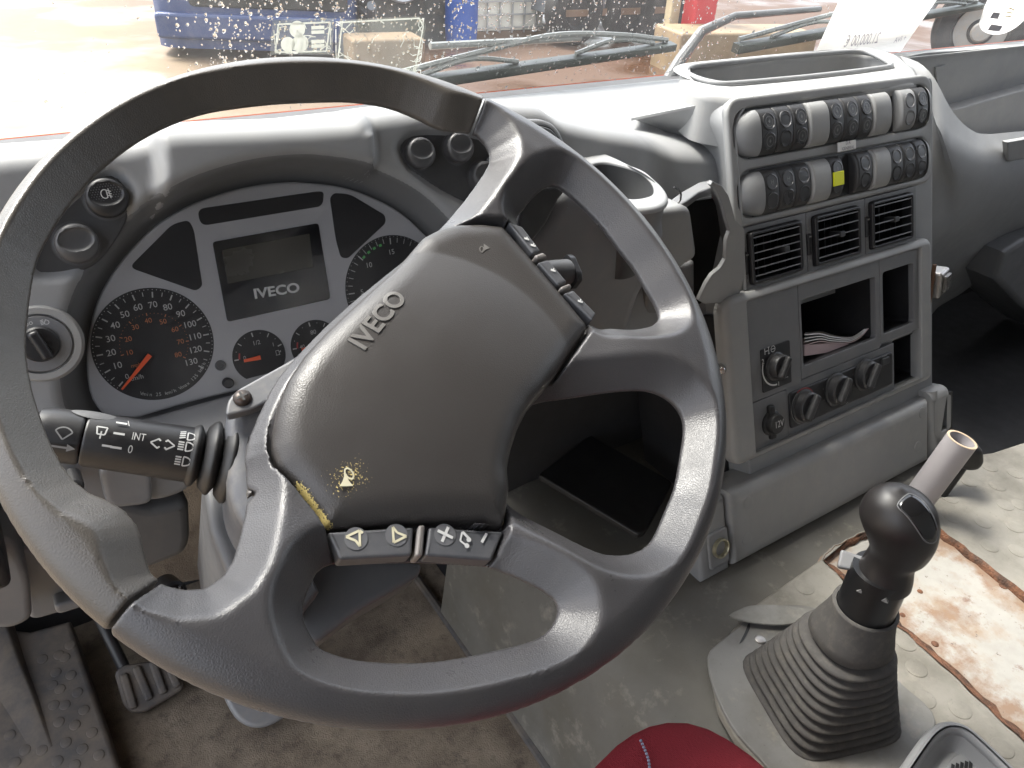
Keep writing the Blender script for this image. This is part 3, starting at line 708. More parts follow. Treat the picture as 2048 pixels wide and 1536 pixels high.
# rev counter, partly behind the wheel hub
cr = CLU.uv((790, 575), HF); rr = np.linalg.norm(CLU.uv((691, 570), HF) - cr)
tac = M().prism(CLU, circ(cr, rr, 72), HF - .003, HF, .0004).build('rev_counter', GAUGE, cl)
m = M(); aS, aE = math.radians(232), math.radians(-52); 
p10 = CLU.uv((724, 519), HF) - cr; p15 = CLU.uv((781, 489), HF) - cr; b10, b15 = math.atan2(p10[1], p10[0]), math.atan2(p15[1], p15[0]); st_ = (b10 - b15) / 5
for k in range(0, 60):
    a = b10 + st_ * (10 - k * .5)
    if a < aE: break
    d = np.array([math.cos(a), math.sin(a)])
    if k % 10 == 0: line(m, CLU, cr + d * rr * .83, cr + d * rr * .95, .0011, h1); put(m, CLU, str(k // 2), cr + d * rr * .68, .0068, 0, h1, bold=.004)
    elif k % 2 == 0: line(m, CLU, cr + d * rr * .86, cr + d * rr * .95, .0006, h1)
    dot(m, CLU, cr + d * rr * .975, .0004, h1, 6)
m.build('dial_print', DIALP, tac)
m = M()
for k in range(4): arcband(m, CLU, cr, rr * .83, rr * .875, b10 - st_ * k - .03, b10 - st_ * (k + 1) + .06, h1, 6)
m.build('green_band', GREENP, tac)
m = M(); d = np.array([math.cos(math.radians(232)), math.sin(math.radians(232))]); line(m, CLU, cr, cr + d * rr * .8, .0022, HF + .002); m.build('needle', NEEDLE, tac)
# fuel gauge and its twin
def small(cpx, name, prt=True):
    c = CLU.uv(cpx, HF); r = np.linalg.norm(CLU.uv((466, 715), HF) - CLU.uv((572, 700), HF)) / 2
    P = circ(c, r, 60); P[:, 1] = np.maximum(P[:, 1], c[1] - r * .74)
    g = M().prism(CLU, P, HF - .003, HF, .0004).build(name, GAUGE, cl)
    m = M()
    for k in range(9):
        a = math.radians(176 - 161 * k / 8); d = np.array([math.cos(a), math.sin(a)])
        if k % 2 == 0: line(m, CLU, c + d * r * .78, c + d * r * .94, .0011 if k % 4 == 0 else .0008, h1)
        else: dot(m, CLU, c + d * r * .88, .0004, h1, 6)
    put(m, CLU, '1/2' if prt else '80', c + np.array([0, r * .52]), .0056, 0, h1); put(m, CLU, '0' if prt else '40', c + np.array([-r * .55, r * .06]), .005, 0, h1); put(m, CLU, '1' if prt else '120', c + np.array([r * .6, r * .3]), .005, 0, h1)
    if prt:
        q = c + np.array([r * .7, -.001])
        for a_, b_ in (((-.0016, -.002), (-.0016, .002)), ((.0012, -.002), (.0012, .002)), ((-.0016, .002), (.0012, .002)), ((-.0022, -.002), (.0018, -.002)), ((.0012, .0008), (.0026, .0), ), ((.0026, 0), (.0026, .0016))): line(m, CLU, q + a_, q + b_, .0005, h1)
    m.build('dial_print', DIALP, g)
    m = M(); arcband(m, CLU, c, r * .72, r * .78, math.radians(176), math.radians(158), h1, 8); m.build('red_band', REDP, g)
    m = M(); d = np.array([math.cos(math.radians(178)), math.sin(math.radians(178))]); e = np.array([-d[1], d[0]])
    q = c + [0, -.001]; m.prism(CLU, ccw([q + e * .0019, q - e * .0019, q + d * r * .62 - e * .0012, q + d * r * .62 + e * .0012]), HF + .002, HF + .0032); m.build('needle', NEEDLE, g)
small((519, 712), 'fuel_gauge'); small((632, 690), 'temperature_gauge', False)
for px, rr_ in (((441, 731), .0042), ((455, 765), .0046)):
    O = CLU.w(CLU.uv(px, HF), .004)
    M().lathe(O, CLU.n, [(rr_ * 1.1, 0), (rr_ * 1.1, .0018), (rr_, .0026), (rr_ * .62, .0026), (rr_ * .55, .0012), (0, .0012)] if px[0] == 441 else [(rr_, 0), (rr_, .006), (rr_ * .8, .0072), (0, .0076)], 24).build('reset_button', GREYD if px[0] == 441 else BLACK, cl)
lensP = inset(CLc, .001)
M().flat(CLU, lensP, .0105).build('cluster_lens', LENS, cl)
# silver-black ledge just under the cluster
pl = PL(CLU.px((350, 830), .02), (0, -.35, .94)); q = pl.uvs([(150, 862), (270, 840), (450, 790), (640, 745), (660, 800), (470, 900), (200, 945), (140, 905)])
M().prism(pl, ccw(q), -.02, .0, .004).build('cluster_ledge', PLATE, dash)
# ================================================================== STEERING WHEEL
swh = thing('steering_wheel', 'large dark four spoke steering wheel turned to the left with worn hub pad', 'steering wheel', tuple(WH.P0))
big = [(962, 296), (940, 277), (880, 270), (820, 242), (770, 224), (700, 214), (620, 215), (547, 219), (470, 228), (410, 239), (342, 263), (273, 301), (205, 355), (171, 390), (137, 434), (103, 489), (85, 525), (76, 555), (66, 621), (60, 700), (68, 768), (82, 820), (106, 888), (137, 946), (161, 973), (191, 994), (239, 1014), (270, 1042), (287, 1076), (297, 1120), (312, 1161), (330, 1172), (359, 1179), (393, 1182), (427, 1168), (458, 1127), (478, 1058), (489, 1007), (492, 939), (490, 880), (520, 800), (560, 726), (628, 651), (697, 586), (770, 527), (850, 463),
       (921, 396), (952, 362), (974, 328)]
narrow = [(1044, 437), (1053, 415), (1075, 393), (1102, 382), (1122, 391), (1157, 422), (1197, 464), (1230, 508), (1259, 546), (1281, 584), (1301, 619), (1307, 643), (1294, 657), (1263, 659), (1228, 650), (1197, 640), (1150, 578), (1095, 512)]
mid = [(1082, 788), (1138, 780), (1219, 778), (1286, 786), (1326, 806), (1350, 833), (1356, 863), (1350, 911), (1337, 978), (1321, 1019), (1299, 1070), (1280, 1096), (1245, 1111), (1205, 1110), (1165, 1091), (1111, 1051), (1057, 1011), (1028, 978), (1016, 938), (1022, 900), (1036, 857), (1057, 817)]
bot = [(676, 1125), (641, 1143), (626, 1172), (611, 1210), (610, 1240), (623, 1272), (641, 1298), (700, 1318), (768, 1325), (837, 1325), (905, 1317), (973, 1303), (1042, 1286), (1079, 1269), (1100, 1241), (1103, 1214), (1080, 1190), (1042, 1165), (990, 1138), (939, 1128), (843, 1120), (768, 1122)]
padpx = [(851, 462), (880, 447), (913, 437), (971, 436), (1012, 441), (1064, 500), (1125, 571), (1185, 643), (1181, 652), (1131, 725), (1085, 786), (1057, 817), (1036, 857), (1022, 900), (1016, 938), (1022, 975), (1019, 1012), (1014, 1048), (969, 1040), (910, 1037), (852, 1037), (764, 1042), (693, 1049), (655, 1052), (641, 1026), (603, 976), (559, 920), (547, 888), (549, 845), (557, 805), (577, 753), (610, 706), (656, 658), (731, 589), (790, 533)]
HH = -.010
holes = [crv(WH.uvs(q, HH), 110, True) for q in (big, narrow, mid, bot)]
pad_uv = WH.uvs(padpx, -.004)
pad_c = rpoly(pad_uv, .002, 2)
stripR = [WH.uvs(q, -.007) for q in ([(1015, 441), (1046, 451), (1084, 501), (1066, 507)], [(1067, 511), (1086, 504), (1097, 514), (1074, 520)], [(1075, 523), (1098, 517), (1137, 563), (1117, 570)], [(1119, 574), (1139, 566), (1146, 575), (1125, 582)], [(1127, 585), (1148, 578), (1195, 626), (1186, 641)])]
stripB = [WH.uvs(q, -.007) for q in ([(654, 1063), (829, 1052), (825, 1112), (679, 1120)], [(836, 1049), (852, 1049), (846, 1114), (829, 1114)], [(858, 1052), (1009, 1062), (985, 1122), (849, 1112)])]
RO = .2253; g = .0012
ax_ = np.arange(-.236, .2361, g); az_ = np.arange(-.064, .026, g)
X, Y = np.meshgrid(ax_, ax_, indexing='ij'); rr = np.hypot(X, Y)
dh = np.minimum.reduce([sdpoly(q, X, Y) for q in holes])          # > 0 inside the material
do = RO - rr
spad = sdpoly(pad_c, X, Y); sst = np.minimum.reduce([sdpoly(rpoly(q, .002, 2), X, Y) for q in stripR + stripB])
base = -.022 * sstep((.192 - rr) / .085)
Ht = .0145 + .002 * sstep((.20 - rr) / .05)
def capp(d, rad): d = np.clip(d, 0, rad); return np.sqrt(np.maximum(rad ** 2 - (rad - d) ** 2, 0)) / rad
wch = .019
cham = -.35 + 1.35 * np.clip(dh / wch, 0, 1.2)                        # flat bevel around every opening, with a crisp ridge
kk = .22; hmin = np.clip(.5 + .5 * (1 - cham) / kk, 0, 1); ch2 = cham * hmin + 1 * (1 - hmin) - kk * hmin * (1 - hmin)
topf = base + Ht * np.minimum(np.maximum(ch2, -.35), 1) * 1.0
topf = np.minimum(topf, base + Ht * capp(do, .030) * 1.08)
Hb = .0135 + .026 * sstep((.010 - np.minimum(spad, 1)) / .03) * (rr < .17)
botf = base - Hb * np.minimum(capp(dh, .012), capp(do, .016))
def field(mask2):
    F = np.empty((len(ax_), len(ax_), len(az_)), np.float32)
    d2 = np.minimum(dh, do)
    for k, w in enumerate(az_):
        F[:, :, k] = np.maximum.reduce([(w - topf) * .75, (botf - w) * .75, -d2, mask2])
    return F
s1 = WH.uv((951, 245), 0); s2 = WH.uv((270, 1208), 0)
A1, A2 = math.atan2(s1[1], s1[0]), math.atan2(s2[1], s2[0])
e1 = np.array([math.cos(A1), math.sin(A1)]); e2 = np.array([math.cos(A2), math.sin(A2)])
sec = np.maximum(-(e1[0] * Y - e1[1] * X), -(X * e2[1] - Y * e2[0]))  # < 0 in the grip's sector
sec = np.where((X * (e1 + e2)[0] + Y * (e1 + e2)[1] < 0) & False, 1, sec)
rimonly = .13 - rr
def build_field(F, name, mt):
    V, Q = surface_nets(F, np.array([ax_[0], ax_[0], az_[0]]), g)
    V = relax(V, Q); P = WH.w(V[:, :2], V[:, 2]); o = M().add(P, Q).build(name, mt, swh, 180)
    return o
grip = build_field(field(np.maximum(sec + .0009, rimonly)), 'rim_grip', GRIP)
F = field(np.maximum(-np.maximum(sec - .0009, rimonly), -1))
for k, w in enumerate(az_):
    F[:, :, k] = np.maximum(F[:, :, k], -np.maximum(np.minimum(spad - .0022, sst - .0014), -.0185 - w))
body = build_field(F, 'spoke_frame', LEATHER)
# leather pad
gx = np.arange(-.14, .14, .0012); PX, PY = np.meshgrid(gx, gx, indexing='ij'); sp_ = sdpoly(pad_c, PX, PY); pz = np.arange(-.024, .018, .0012)
c = pad_uv.mean(0)
dome = -.004 + .0120 * (1 - np.clip(np.hypot(PX - c[0], PY - c[1]) / .10, 0, 1) ** 2)
ptop = dome - .010 * (1 - capp(-sp_, .016))
FP = np.stack([np.maximum.reduce([(w - ptop) * .8, -.022 - w + PX * 0, sp_]) for w in pz], 2)
V, Q = surface_nets(FP, np.array([gx[0], gx[0], pz[0]]), .0012)
V = relax(V, Q); padO = M().add(WH.w(V[:, :2], V[:, 2]), Q).build('hub_pad', PAD, swh, 180)
def padh(q): 
    s = sdpoly(pad_c, np.array([[q[0]]]), np.array([[q[1]]]))[0, 0]; d = -.004 + .0120 * (1 - min(np.hypot(q[0] - c[0], q[1] - c[1]) / .10, 1) ** 2)
    return d - .010 * (1 - capp(np.array([-s]), .016)[0])
def pad_print(name, polys2d, cpx, size, ang, mt, rise=.0004, parent=padO, mirror=False):
    q0 = WH.uv(cpx, .003); m = M(); ca, sa = math.cos(ang), math.sin(ang)
    for P in polys2d:
        P = np.array(P, float) * size
        P = np.stack([P[:, 0] * ca - P[:, 1] * sa, P[:, 0] * sa + P[:, 1] * ca], 1) + q0
        hs = np.mean([padh(p) for p in P]); m.prism(WH, P, hs - .001, hs + rise, .0)
    return m.build(name, mt, parent)
# raised maker's name
t0, t1 = WH.uv((713, 694), .004), WH.uv((800, 588), .004); ang = math.atan2(*(t1 - t0)[::-1]); mid_ = (t0 + t1) / 2
V, Fc = text2d('IVECO', .022); V = V * .0165 * [np.linalg.norm(t1 - t0) / .0165 / (V[:, 0].max() - V[:, 0].min()), 1.0]
ca, sa = math.cos(ang), math.sin(ang); V2 = np.stack([V[:, 0] * ca - V[:, 1] * sa, V[:, 0] * sa + V[:, 1] * ca], 1) + mid_
hs = np.array([padh(q) for q in V2]); m = M().add(WH.w(V2, hs + .0009), Fc)
bm_e = {}
for f in Fc:
    for a, b in zip(f, f[1:] + f[:1]): bm_e[(a, b)] = 1
side = [(a, b) for a, b in bm_e if (b, a) not in bm_e]
VV_ = np.vstack([WH.w(V2, hs + .0009), WH.w(V2, hs - .001)]); n2 = len(V2); m.add(VV_, [(b, a, a + n2, b + n2) for a, b in side])
RAISED = mat('raised letters', (.15, .143, .135), .35, var=.05, grain=900, gs=.1)
m.build('maker_name', RAISED, padO)
def horn(ang): 
    t_ = np.linspace(0, 2 * math.pi, 17); ring = [[(.28 + .42 * math.cos(a), .12 + .62 * math.sin(a)), (.28 + .42 * math.cos(b), .12 + .62 * math.sin(b)), (.28 + .28 * math.cos(b), .12 + .46 * math.sin(b)), (.28 + .28 * math.cos(a), .12 + .46 * math.sin(a))] for a, b in zip(t_[:-1], t_[1:])]
    return [[(-.74, -.24), (.02, -.66), (-.02, -.22), (.06, .15), (.32, .62), (.18, .72), (-.12, .2), (-.38, -.04)]] + [[((x - .28) * .64 + .24, (y - .12) * .74 + .18) for x, y in q] for q in ring]
pad_print('horn_symbol', horn(0), (697, 951), .0082, math.radians(8), CREAM)
pad_print('horn_symbol', horn(0), (974, 485), .0062, math.radians(150), RAISED)
def strip(parts, names, lift=0.):
    out = []
    for q, nm in zip(parts, names):
        mt = HUBSIDE if nm == 'button_divider' else mat('wheel button', (.085, .087, .095), .42, var=.05, grain=1500, gs=.05, dust=(.2, .19, .18), dustamt=.25)
        if nm == 'button_divider': mt = mat('divider', (.20, .185, .175), .45, var=.08)
        out.append(M().prism(WH, rpoly(inset(ccw(q), .0003), .0016, 3), -.020, -.0075 + (.0012 if nm == 'button_divider' else 0), .0016).build(nm, mt, swh))
    return out
rb = strip(stripR, ['wheel_button', 'button_divider', 'wheel_button', 'button_divider', 'wheel_button'])
bb = strip(stripB, ['wheel_button', 'button_divider', 'wheel_button'])
HB = -.0071
def mk(parent, name, fn, mt=WHITEP): m = M(); fn(m); m.build(name, mt, parent)
def uvq(p): return WH.uv(p, HB)
def roundel(m, p): dot(m, WH, uvq(p), .0046, HB, 20)
RND = mat('roundel', (.13, .132, .14), .4)
for p in ((712, 1077), (793, 1070)): mk(bb[0], 'roundel', lambda m, p=p: dot(m, WH, uvq(p), .0062, HB, 24), RND)
mk(bb[2], 'roundel', lambda m: dot(m, WH, uvq((890, 1069)), .0062, HB, 24), RND)
HB2 = HB + .0004
def handset(m, p, flip):
    q = uvq(p); s = .0042
    T = np.array([(-1, .7), (.9, .8), (.1, -1.1), (-.1, -.2)]) * s; T2 = np.array([(-.45, .35), (.35, .4), (.02, -.35)]) * s
    if flip: T, T2 = -T, -T2
    E_ = list(zip(T, np.roll(T, -1, 0)))
    for a, b in E_: line(m, WH, q + a, q + b, .0013, HB2)
    line(m, WH, q + T[1], q + T[1] + np.array([.001, -.002 if not flip else .002]), .0014, HB2)
mk(bb[0], 'phone_symbol', lambda m: handset(m, (711, 1078), False), CREAM); mk(bb[0], 'phone_symbol', lambda m: handset(m, (794, 1069), True), CREAM)
def plus(m):
    q = uvq((890, 1069)); a = math.radians(40)
    for b in (a, a + math.pi / 2): d = np.array([math.cos(b), math.sin(b)]) * .0047; line(m, WH, q - d, q + d, .0017, HB2 + (.0002 if b > a else 0))
mk(bb[2], 'plus_symbol', plus)
def note(m):
    a, b, c_, d_ = (uvq(p) for p in ((924, 1064), (920, 1082), (938, 1078), (933, 1092)))
    line(m, WH, a, b, .001, HB2); line(m, WH, a, c_, .0015, HB2 + .0002); line(m, WH, b, d_, .0010, HB2 + .0001); dot(m, WH, c_ + [-.0006, -.0004], .0014, HB2 + .0003, 12); dot(m, WH, d_, .0014, HB2 + .0003, 12)
mk(bb[2], 'note_symbol', note)
mk(bb[2], 'minus_symbol', lambda m: line(m, WH, uvq((973, 1067)), uvq((963, 1085)), .0016, HB2))
for par, pts in ((rb[0], ((1053, 478), (1066, 491))), (rb[2], ((1106, 541),)), (rb[4], ((1160, 603),))):
    def g_(m, pts=pts):
        for p in pts:
            q = uvq(p); line(m, WH, q + [-.0016, .001], q + [.0014, -.0012], .0016, HB2); line(m, WH, q + [-.0006, -.001], q + [.0012, .0014], .0009, HB2 + .0002)
    mk(par, 'button_symbol', g_)

# ================================================================== STEERING COLUMN
sc = thing('steering_column', 'grey steering column cover with a crosshead screw and two black stalks', 'steering column', (0, .12, .6))
m = M(); pc = rpoly(WH.uvs([(447, 845), (470, 782), (540, 742), (640, 680), (760, 560), (980, 480), (1090, 520), (1080, 700), (900, 960), (640, 1040), (500, 1080), (455, 1000)], -.075), .012, 4)
colm = m.prism(WH, pc, -.30, -.070, .010).build('column_cover', HUBSIDE, sc)
pl = PL(WH.px((485, 798), -.060), (-.12, -.42, .9))
q = pl.uvs([(449, 833), (455, 800), (472, 780), (545, 740), (640, 688), (640, 745), (560, 790), (505, 818)], 0)
M().prism(pl, rpoly(q, .004, 3), -.006, 0, .0015).build('cover_flange', HUBSIDE, sc)
O = pl.w(pl.uv((485, 797)), 0); s_ = M().lathe(O, pl.n, [(.0056, -.001), (.0056, .0012), (.0046, .0026), (.0024, .0032), (0, .0032)], 24).build('screw', mat('rusty screw', (.045, .036, .032), .4, metal=.4, var=.2, dust=(.13, .06, .03), dustamt=.6, dirtscale=80), sc)
m = M()
for a in (.4, .4 + math.pi / 2): d = np.array([math.cos(a), math.sin(a)]) * .0034; line(m, pl, pl.uv((485, 797)) - d, pl.uv((485, 797)) + d, .0014, .0034 + (.0001 if a > 1 else 0))
m.build('cross_slot', BLACK, s_)
# lower cover strip running down to the floor
q = [WH.px(p, h) for p, h in (((395, 935), -.16), ((440, 1010), -.14), ((480, 1010), -.12), ((520, 1200), -.14), ((470, 1200), -.15), ((395, 1010), -.18))]
pl2 = WH; m = M().prism(WH, ccw(WH.uvs([(405, 960), (470, 985), (560, 1010), (640, 1180), (600, 1230), (470, 1190), (420, 1060)], -.13)), -.34, -.13, .006); m.build('lower_column_cover', GREYD, sc)
ptm = M(); q = WH.uvs([(612, 1130), (700, 1120), (846, 1125), (840, 1150), (800, 1175), (720, 1220), (630, 1290), (600, 1270)], -.16); ptm.prism(WH, rpoly(ccw(q), .008, 3), -.2, -.16, .004); ptm.build('column_shroud', GREYD, sc)
def stalk_axis(p0, h0, p1, h1): return WH.px(p0, h0), WH.px(p1, h1)
a, b = stalk_axis((60, 862), -.085, (398, 912), -.095); L = np.linalg.norm(b - a); d = (b - a) / L
E1 = np.array(WH.n) - d * (WH.n @ d); E1 /= np.linalg.norm(E1); E2 = np.cross(d, E1)
prof = [(.0, .0), (.010, .001), (.0145, .004), (.0158, .010), (.0160, .026), (.0150, .0275)]
tipO = M().lathe(a, d, prof, 28).build('stalk_tip', BLACK, sc)
stk = M().lathe(a, d, [(.0152, .0285), (.0163, .030), (.0168, .060), (.0172, L * .8), (.0174, L - .006), (.0160, L)], 36).build('indicator_stalk', BLACK, sc)
# two oval thumb facets near the tip
m = M(); qa = a + d * L * .335; e_ = -E2
def facet(sgn):
    G = []
    for u_ in np.linspace(0, 1, 7):
        t_ = np.linspace(0, 2 * math.pi, 25)[:-1]; x = .0125 * u_ * np.cos(t_); y = .0062 * u_ * np.sin(t_); hh = .0163 + .0012 * (1 - u_ ** 2) - (y ** 2) / .04
        G.append(qa + x[:, None] * d + y[:, None] * (E1 * .75 + E2 * .66 * sgn) / 1.0 + hh[:, None] * (E1 * .66 - E2 * .75 * sgn))
    return np.array(G)
M().grid(facet(1).transpose(1, 0, 2), cu=True).build('thumb_facet', GREYD, stk, 180)
# printed marks wrapped on the stalk
class CYL:
    def __init__(s, a, d, e1, e2, r): s.a, s.d, s.e1, s.e2, s.r = a, d, e1, e2, r
    def w(s, uv, h=0.):
        uv = np.asarray(uv); t = uv[..., 1] / s.r; rr_ = s.r + np.asarray(h)
        return s.a + uv[..., 0:1] * s.d + (rr_ * np.cos(t))[..., None] * s.e1 + (rr_ * np.sin(t))[..., None] * s.e2
    def flat(s, m, P, h): pass
camd = CAM - (a + b) / 2; camd -= d * (camd @ d); camd /= np.linalg.norm(camd)
upv = np.cross(camd, d); upv *= np.sign(upv[2]) if abs(upv[2]) > .01 else 1
if np.cross(d, upv) @ camd < 0: pass
cy = CYL(a, d, camd, upv, .0176)
m = M(); hz = .0004
put(m, cy, 'INT', (L * .55 + .006, .0058), .0066, 0, hz, sx=.7); put(m, cy, '0', (L * .55 + .003, -.0022), .0066, 0, hz, sx=.8); put(m, cy, '\\', (L * .55 - .001, .014), .006, 0, hz)
for y in (.0135, .0060, -.0022): line(m, cy, (L * .50 - .003, y), (L * .50 + .003, y), .0013, hz)
line(m, cy, (L * .42, -.002), (L * .42 + .005, -.002), .0012, hz)
for sg in (-1, 1):
    x0 = L * .76 + sg * .0012; P = [np.array([x0, .0018 + .004]), np.array([x0 + sg * .001, .0058]), np.array([x0 + sg * .001, .0068]), np.array([x0 + sg * .0055, .0038]), np.array([x0 + sg * .001, .0008]), np.array([x0 + sg * .001, .0018]), np.array([x0, .0018])]
    for p, q in zip(P[:-1], P[1:]): line(m, cy, p, q, .0009, hz)
for i, y in enumerate((.0115, .0045, -.0045)):
    x0 = L * .90; t_ = np.linspace(-1.57, 1.57, 9); Pp = np.stack([x0 + .0045 * np.cos(t_), y + .0028 * np.sin(t_)], 1)
    for p, q in zip(Pp[:-1], Pp[1:]): line(m, cy, p, q, .0008, hz)
    line(m, cy, (x0, y - .0028), (x0, y + .0028), .0008, hz)
    for k in range(4): line(m, cy, (x0 - .0045, y - .0022 + k * .0015), (x0 - .0012, y - .0022 + k * .0015 + (.001 if i == 0 else 0)), .0009, hz)
x0 = L * .40; P = [(x0 - .002, .004), (x0 + .002, .004), (x0 + .0028, .0085), (x0 - .0028, .0085), (x0 - .002, .004)]
for p, q in zip(P[:-1], P[1:]): line(m, cy, p, q, .0008, hz)
line(m, cy, (x0, .0015), (x0, .006), .0008, hz)
m.build('stalk_print', WHITEP, stk)
m = M(); x0 = L * .20; line(m, cy, (x0 - .008, -.0065), (x0 + .004, -.0065), .0012, hz); m.flat(cy, np.array([(x0 + .003, -.0088), (x0 + .0075, -.0065), (x0 + .003, -.0042)]), hz)
t_ = np.linspace(.5, 2.6, 9); Pp = np.stack([x0 + .005 * np.cos(t_), .000 + .005 * np.sin(t_)], 1)
for p, q in zip(Pp[:-1], Pp[1:]): line(m, cy, p, q, .0008, hz)
line(m, cy, Pp[0], (x0, -.002), .0008, hz); line(m, cy, Pp[-1], (x0, -.002), .0008, hz)
m.build('washer_print', mat('faded print', (.2, .2, .2), .6), stk)
# rubber gaiter: four lobes widening toward the column
pr = [(.0165, L - .012)]
for k in range(3):
    x = L - .008 + k * .0105; r0 = .0192 + .0040 * k; pr += [(r0 - .004, x), (r0, x + .0038), (r0 + .0006, x + .0052), (r0, x + .0066), (r0 - .005, x + .0095)]
pr += [(.0285, L + .0245), (.0285, L + .031)]
gt = M().lathe(a, d, pr, 40).build('stalk_gaiter', RUBBER, sc, 70)
# right hand stalk end, seen through the narrow opening
ra = WH.px((1085, 548), -.075); rb_ = WH.px((1150, 543), -.075); d2 = (rb_ - ra) / np.linalg.norm(rb_ - ra)
rst = M().lathe(ra - d2 * .10, d2, [(.0085, 0), (.0095, .09), (.0108, .112), (.0108, .124), (.0100, .126)], 28).build('wiper_stalk', GREYD, sc)
m = M(); O = ra - d2 * .10 + d2 * .1265
pl3 = PL(O, d2, WH.n); m.prism(pl3, rpoly(np.array([(-.017, -.008), (-.010, -.0125), (.010, -.0125), (.017, -.008), (.017, .008), (.010, .0125), (-.010, .0125), (-.017, .008)]) * .8, .002), -.001, .005, .002)
m.build('stalk_cap', BLACK, rst)
# ================================================================== CENTRE CONSOLE
co_ = thing('centre_console', 'grey centre console with two rows of rocker switches, three air vents and heater knobs', 'centre console', CON.px((1660, 560), 0))
def cu(p, h=0.): return CON.uv(p, h)
uL, uR = cu((1470, 500))[0], cu((1866, 420))[0]
vTop = cu((1500, 198))[1]; vBot = cu((1465, 985))[1]
# carcass in pieces around the pockets: sides, crossbars and a back
pkt = CON.uvs([(1605, 601), (1752, 553), (1751, 677), (1609, 729)], .010); rpk = CON.uvs([(1767, 548), (1829, 525), (1828, 643), (1769, 668)], .010); lpk = CON.uvs([(1790, 690), (1838, 666), (1840, 748), (1793, 763)], .004)
def bb_(P): return rect(P[:, 0].min(), P[:, 1].min(), P[:, 0].max(), P[:, 1].max())
PK, RPK, LPK = (rpoly(bb_(q), .005, 3) for q in (pkt, rpk, lpk))
ve = [[(1495, 467), (1601, 442), (1609, 540), (1508, 573)], [(1625, 432), (1716, 410), (1726, 505), (1634, 533)], [(1740, 402), (1822, 385), (1830, 478), (1746, 499)]]
VB = []
for q in ve:
    P = CON.uvs(q, .010); VB.append((P[[0, 3], 0].mean(), P[[1, 2], 0].mean()))
Pv = CON.uvs([q[0] for q in ve] + [q[1] for q in ve], .010); Pb = CON.uvs([q[3] for q in ve] + [q[2] for q in ve], .010)
t1v, t0v = Pv[:, 1].mean(), Pb[:, 1].mean()
VH = [rpoly(rect(a_ - .001, t0v - .001, b_ + .001, t1v + .001), .005, 3) for a_, b_ in VB]
carc = rpoly(rect(uL, vBot, uR, vTop), .012, 4)
M().prism(CON, carc, -.006, .0, .003, holes=[inset(ccw(q), -.001) for q in (PK, RPK, LPK)] + VH).build('console_front', GREY, co_)
m = M()
for (p0, p1) in (((uL, vBot), (uL + .012, cu((1470, 470))[1])), ((uR - .014, vBot), (uR, vTop))): m.prism(CON, rect(*p0, *p1), -.20, -.0062, 0)
m.prism(CON, rect(uL + .06, vTop - .006, uR, vTop), -.04, -.0062); m.build('console_side', GREY, co_)
for nm, q, dep in (('storage_pocket', PK, .12), ('storage_pocket', RPK, .10), ('storage_pocket', LPK, .07)):
    m = M(); ring = np.array([CON.w(inset(ccw(q), -.0008), np.full(len(q), h)) for h in (.0, -dep)]).transpose(1, 0, 2); m.grid(ring[::-1], cu=True); m.flat(CON, inset(ccw(q), -.0008), -dep); m.build(nm, BLACK, co_)
# raised faceplate surround
bz = CON.uvs([(1485, 588), (1500, 583), (1830, 488), (1852, 492), (1862, 508), (1866, 560), (1866, 750), (1858, 775), (1500, 942), (1480, 940), (1468, 922), (1450, 660), (1455, 620)], .014)
uu0, uu1 = cu((1462, 800), .014)[0], cu((1866, 640), .014)[0]; v0 = cu((1478, 935), .014)[1]; v1 = cu((1838, 481), .014)[1]
inn = rect(cu((1495, 700), .01)[0], cu((1512, 903), .01)[1], cu((1839, 600), .01)[0], cu((1838, 495), .01)[1])
bzp = rpoly(rect(uu0, v0, uu1, v1), [.018, .012, .018, .022], 5)
M().prism(CON, bzp, -.004, .014, .008, holes=[rpoly(inn, .003, 2)], hbev=.002).build('console_bezel', GREYL, co_)
I0u, I0v, I1u, I1v = inn[0][0], inn[0][1], inn[2][0], inn[2][1]
ud1 = cu((1600, 670), .009)[0]; ud2 = cu((1760, 600), .009)[0]; vd1 = cu((1507, 806), .009)[1]; vd2 = cu((1762, 690), .009)[1]; ud3 = cu((1575, 820), .009)[0]
G_ = .0007
def panel(nm, q, mt, hole=(), h=.009, bev=.0012, parent=None):
    return M().prism(CON, q, .001, h, bev, holes=hole).build(nm, mt, parent or co_)
hv = panel('knob_panel', rect(I0u, vd1 + G_, ud1 - G_, I1v), PLATE)
panel('pocket_panel', rect(ud1, vd2 - .004, ud2 - G_, I1v), PLATE, [PK]); panel('pocket_panel', rect(ud2, vd2 + .002, I1u, I1v), PLATE, [RPK])
panel('socket_panel', rect(I0u, I0v, ud3 - G_, vd1), PLATE)
hp = CON.uvs([(1580, 793), (1786, 699), (1785, 762), (1590, 858)], .012); hpr = bb_(hp); hpr[2:, 1] = cu((1690, 742), .012)[1]; hpr[:2, 1] = cu((1690, 812), .012)[1]
htr = panel('heater_panel', rpoly(hpr, .006, 4), BLACK, (), .0115, .002)
panel('heater_surround', rect(ud3, I0v, cu((1789, 720), .009)[0], vd2 - .0048), PLATE, (), .0085)
def knob(par, px, r, h0, name='rotary_knob', pip=None):
    c = CON.uv(px, h0 + .008); O = CON.w(c, h0)
    k = M().lathe(O, CON.n, [(r * 1.12, 0), (r * 1.12, .002), (r, .003), (r * .97, .011), (r * .86, .013), (r * .80, .0125), (r * .62, .0105), (0, .010)], 36)
    k.prism(PL(O, CON.n, CON.v * .8 + CON.u * .6), rpoly(rect(-r * .24, -r * .9, r * .24, r * .9), r * .15), .009, .019, .003); return k.build(name, SWITCH, par), c
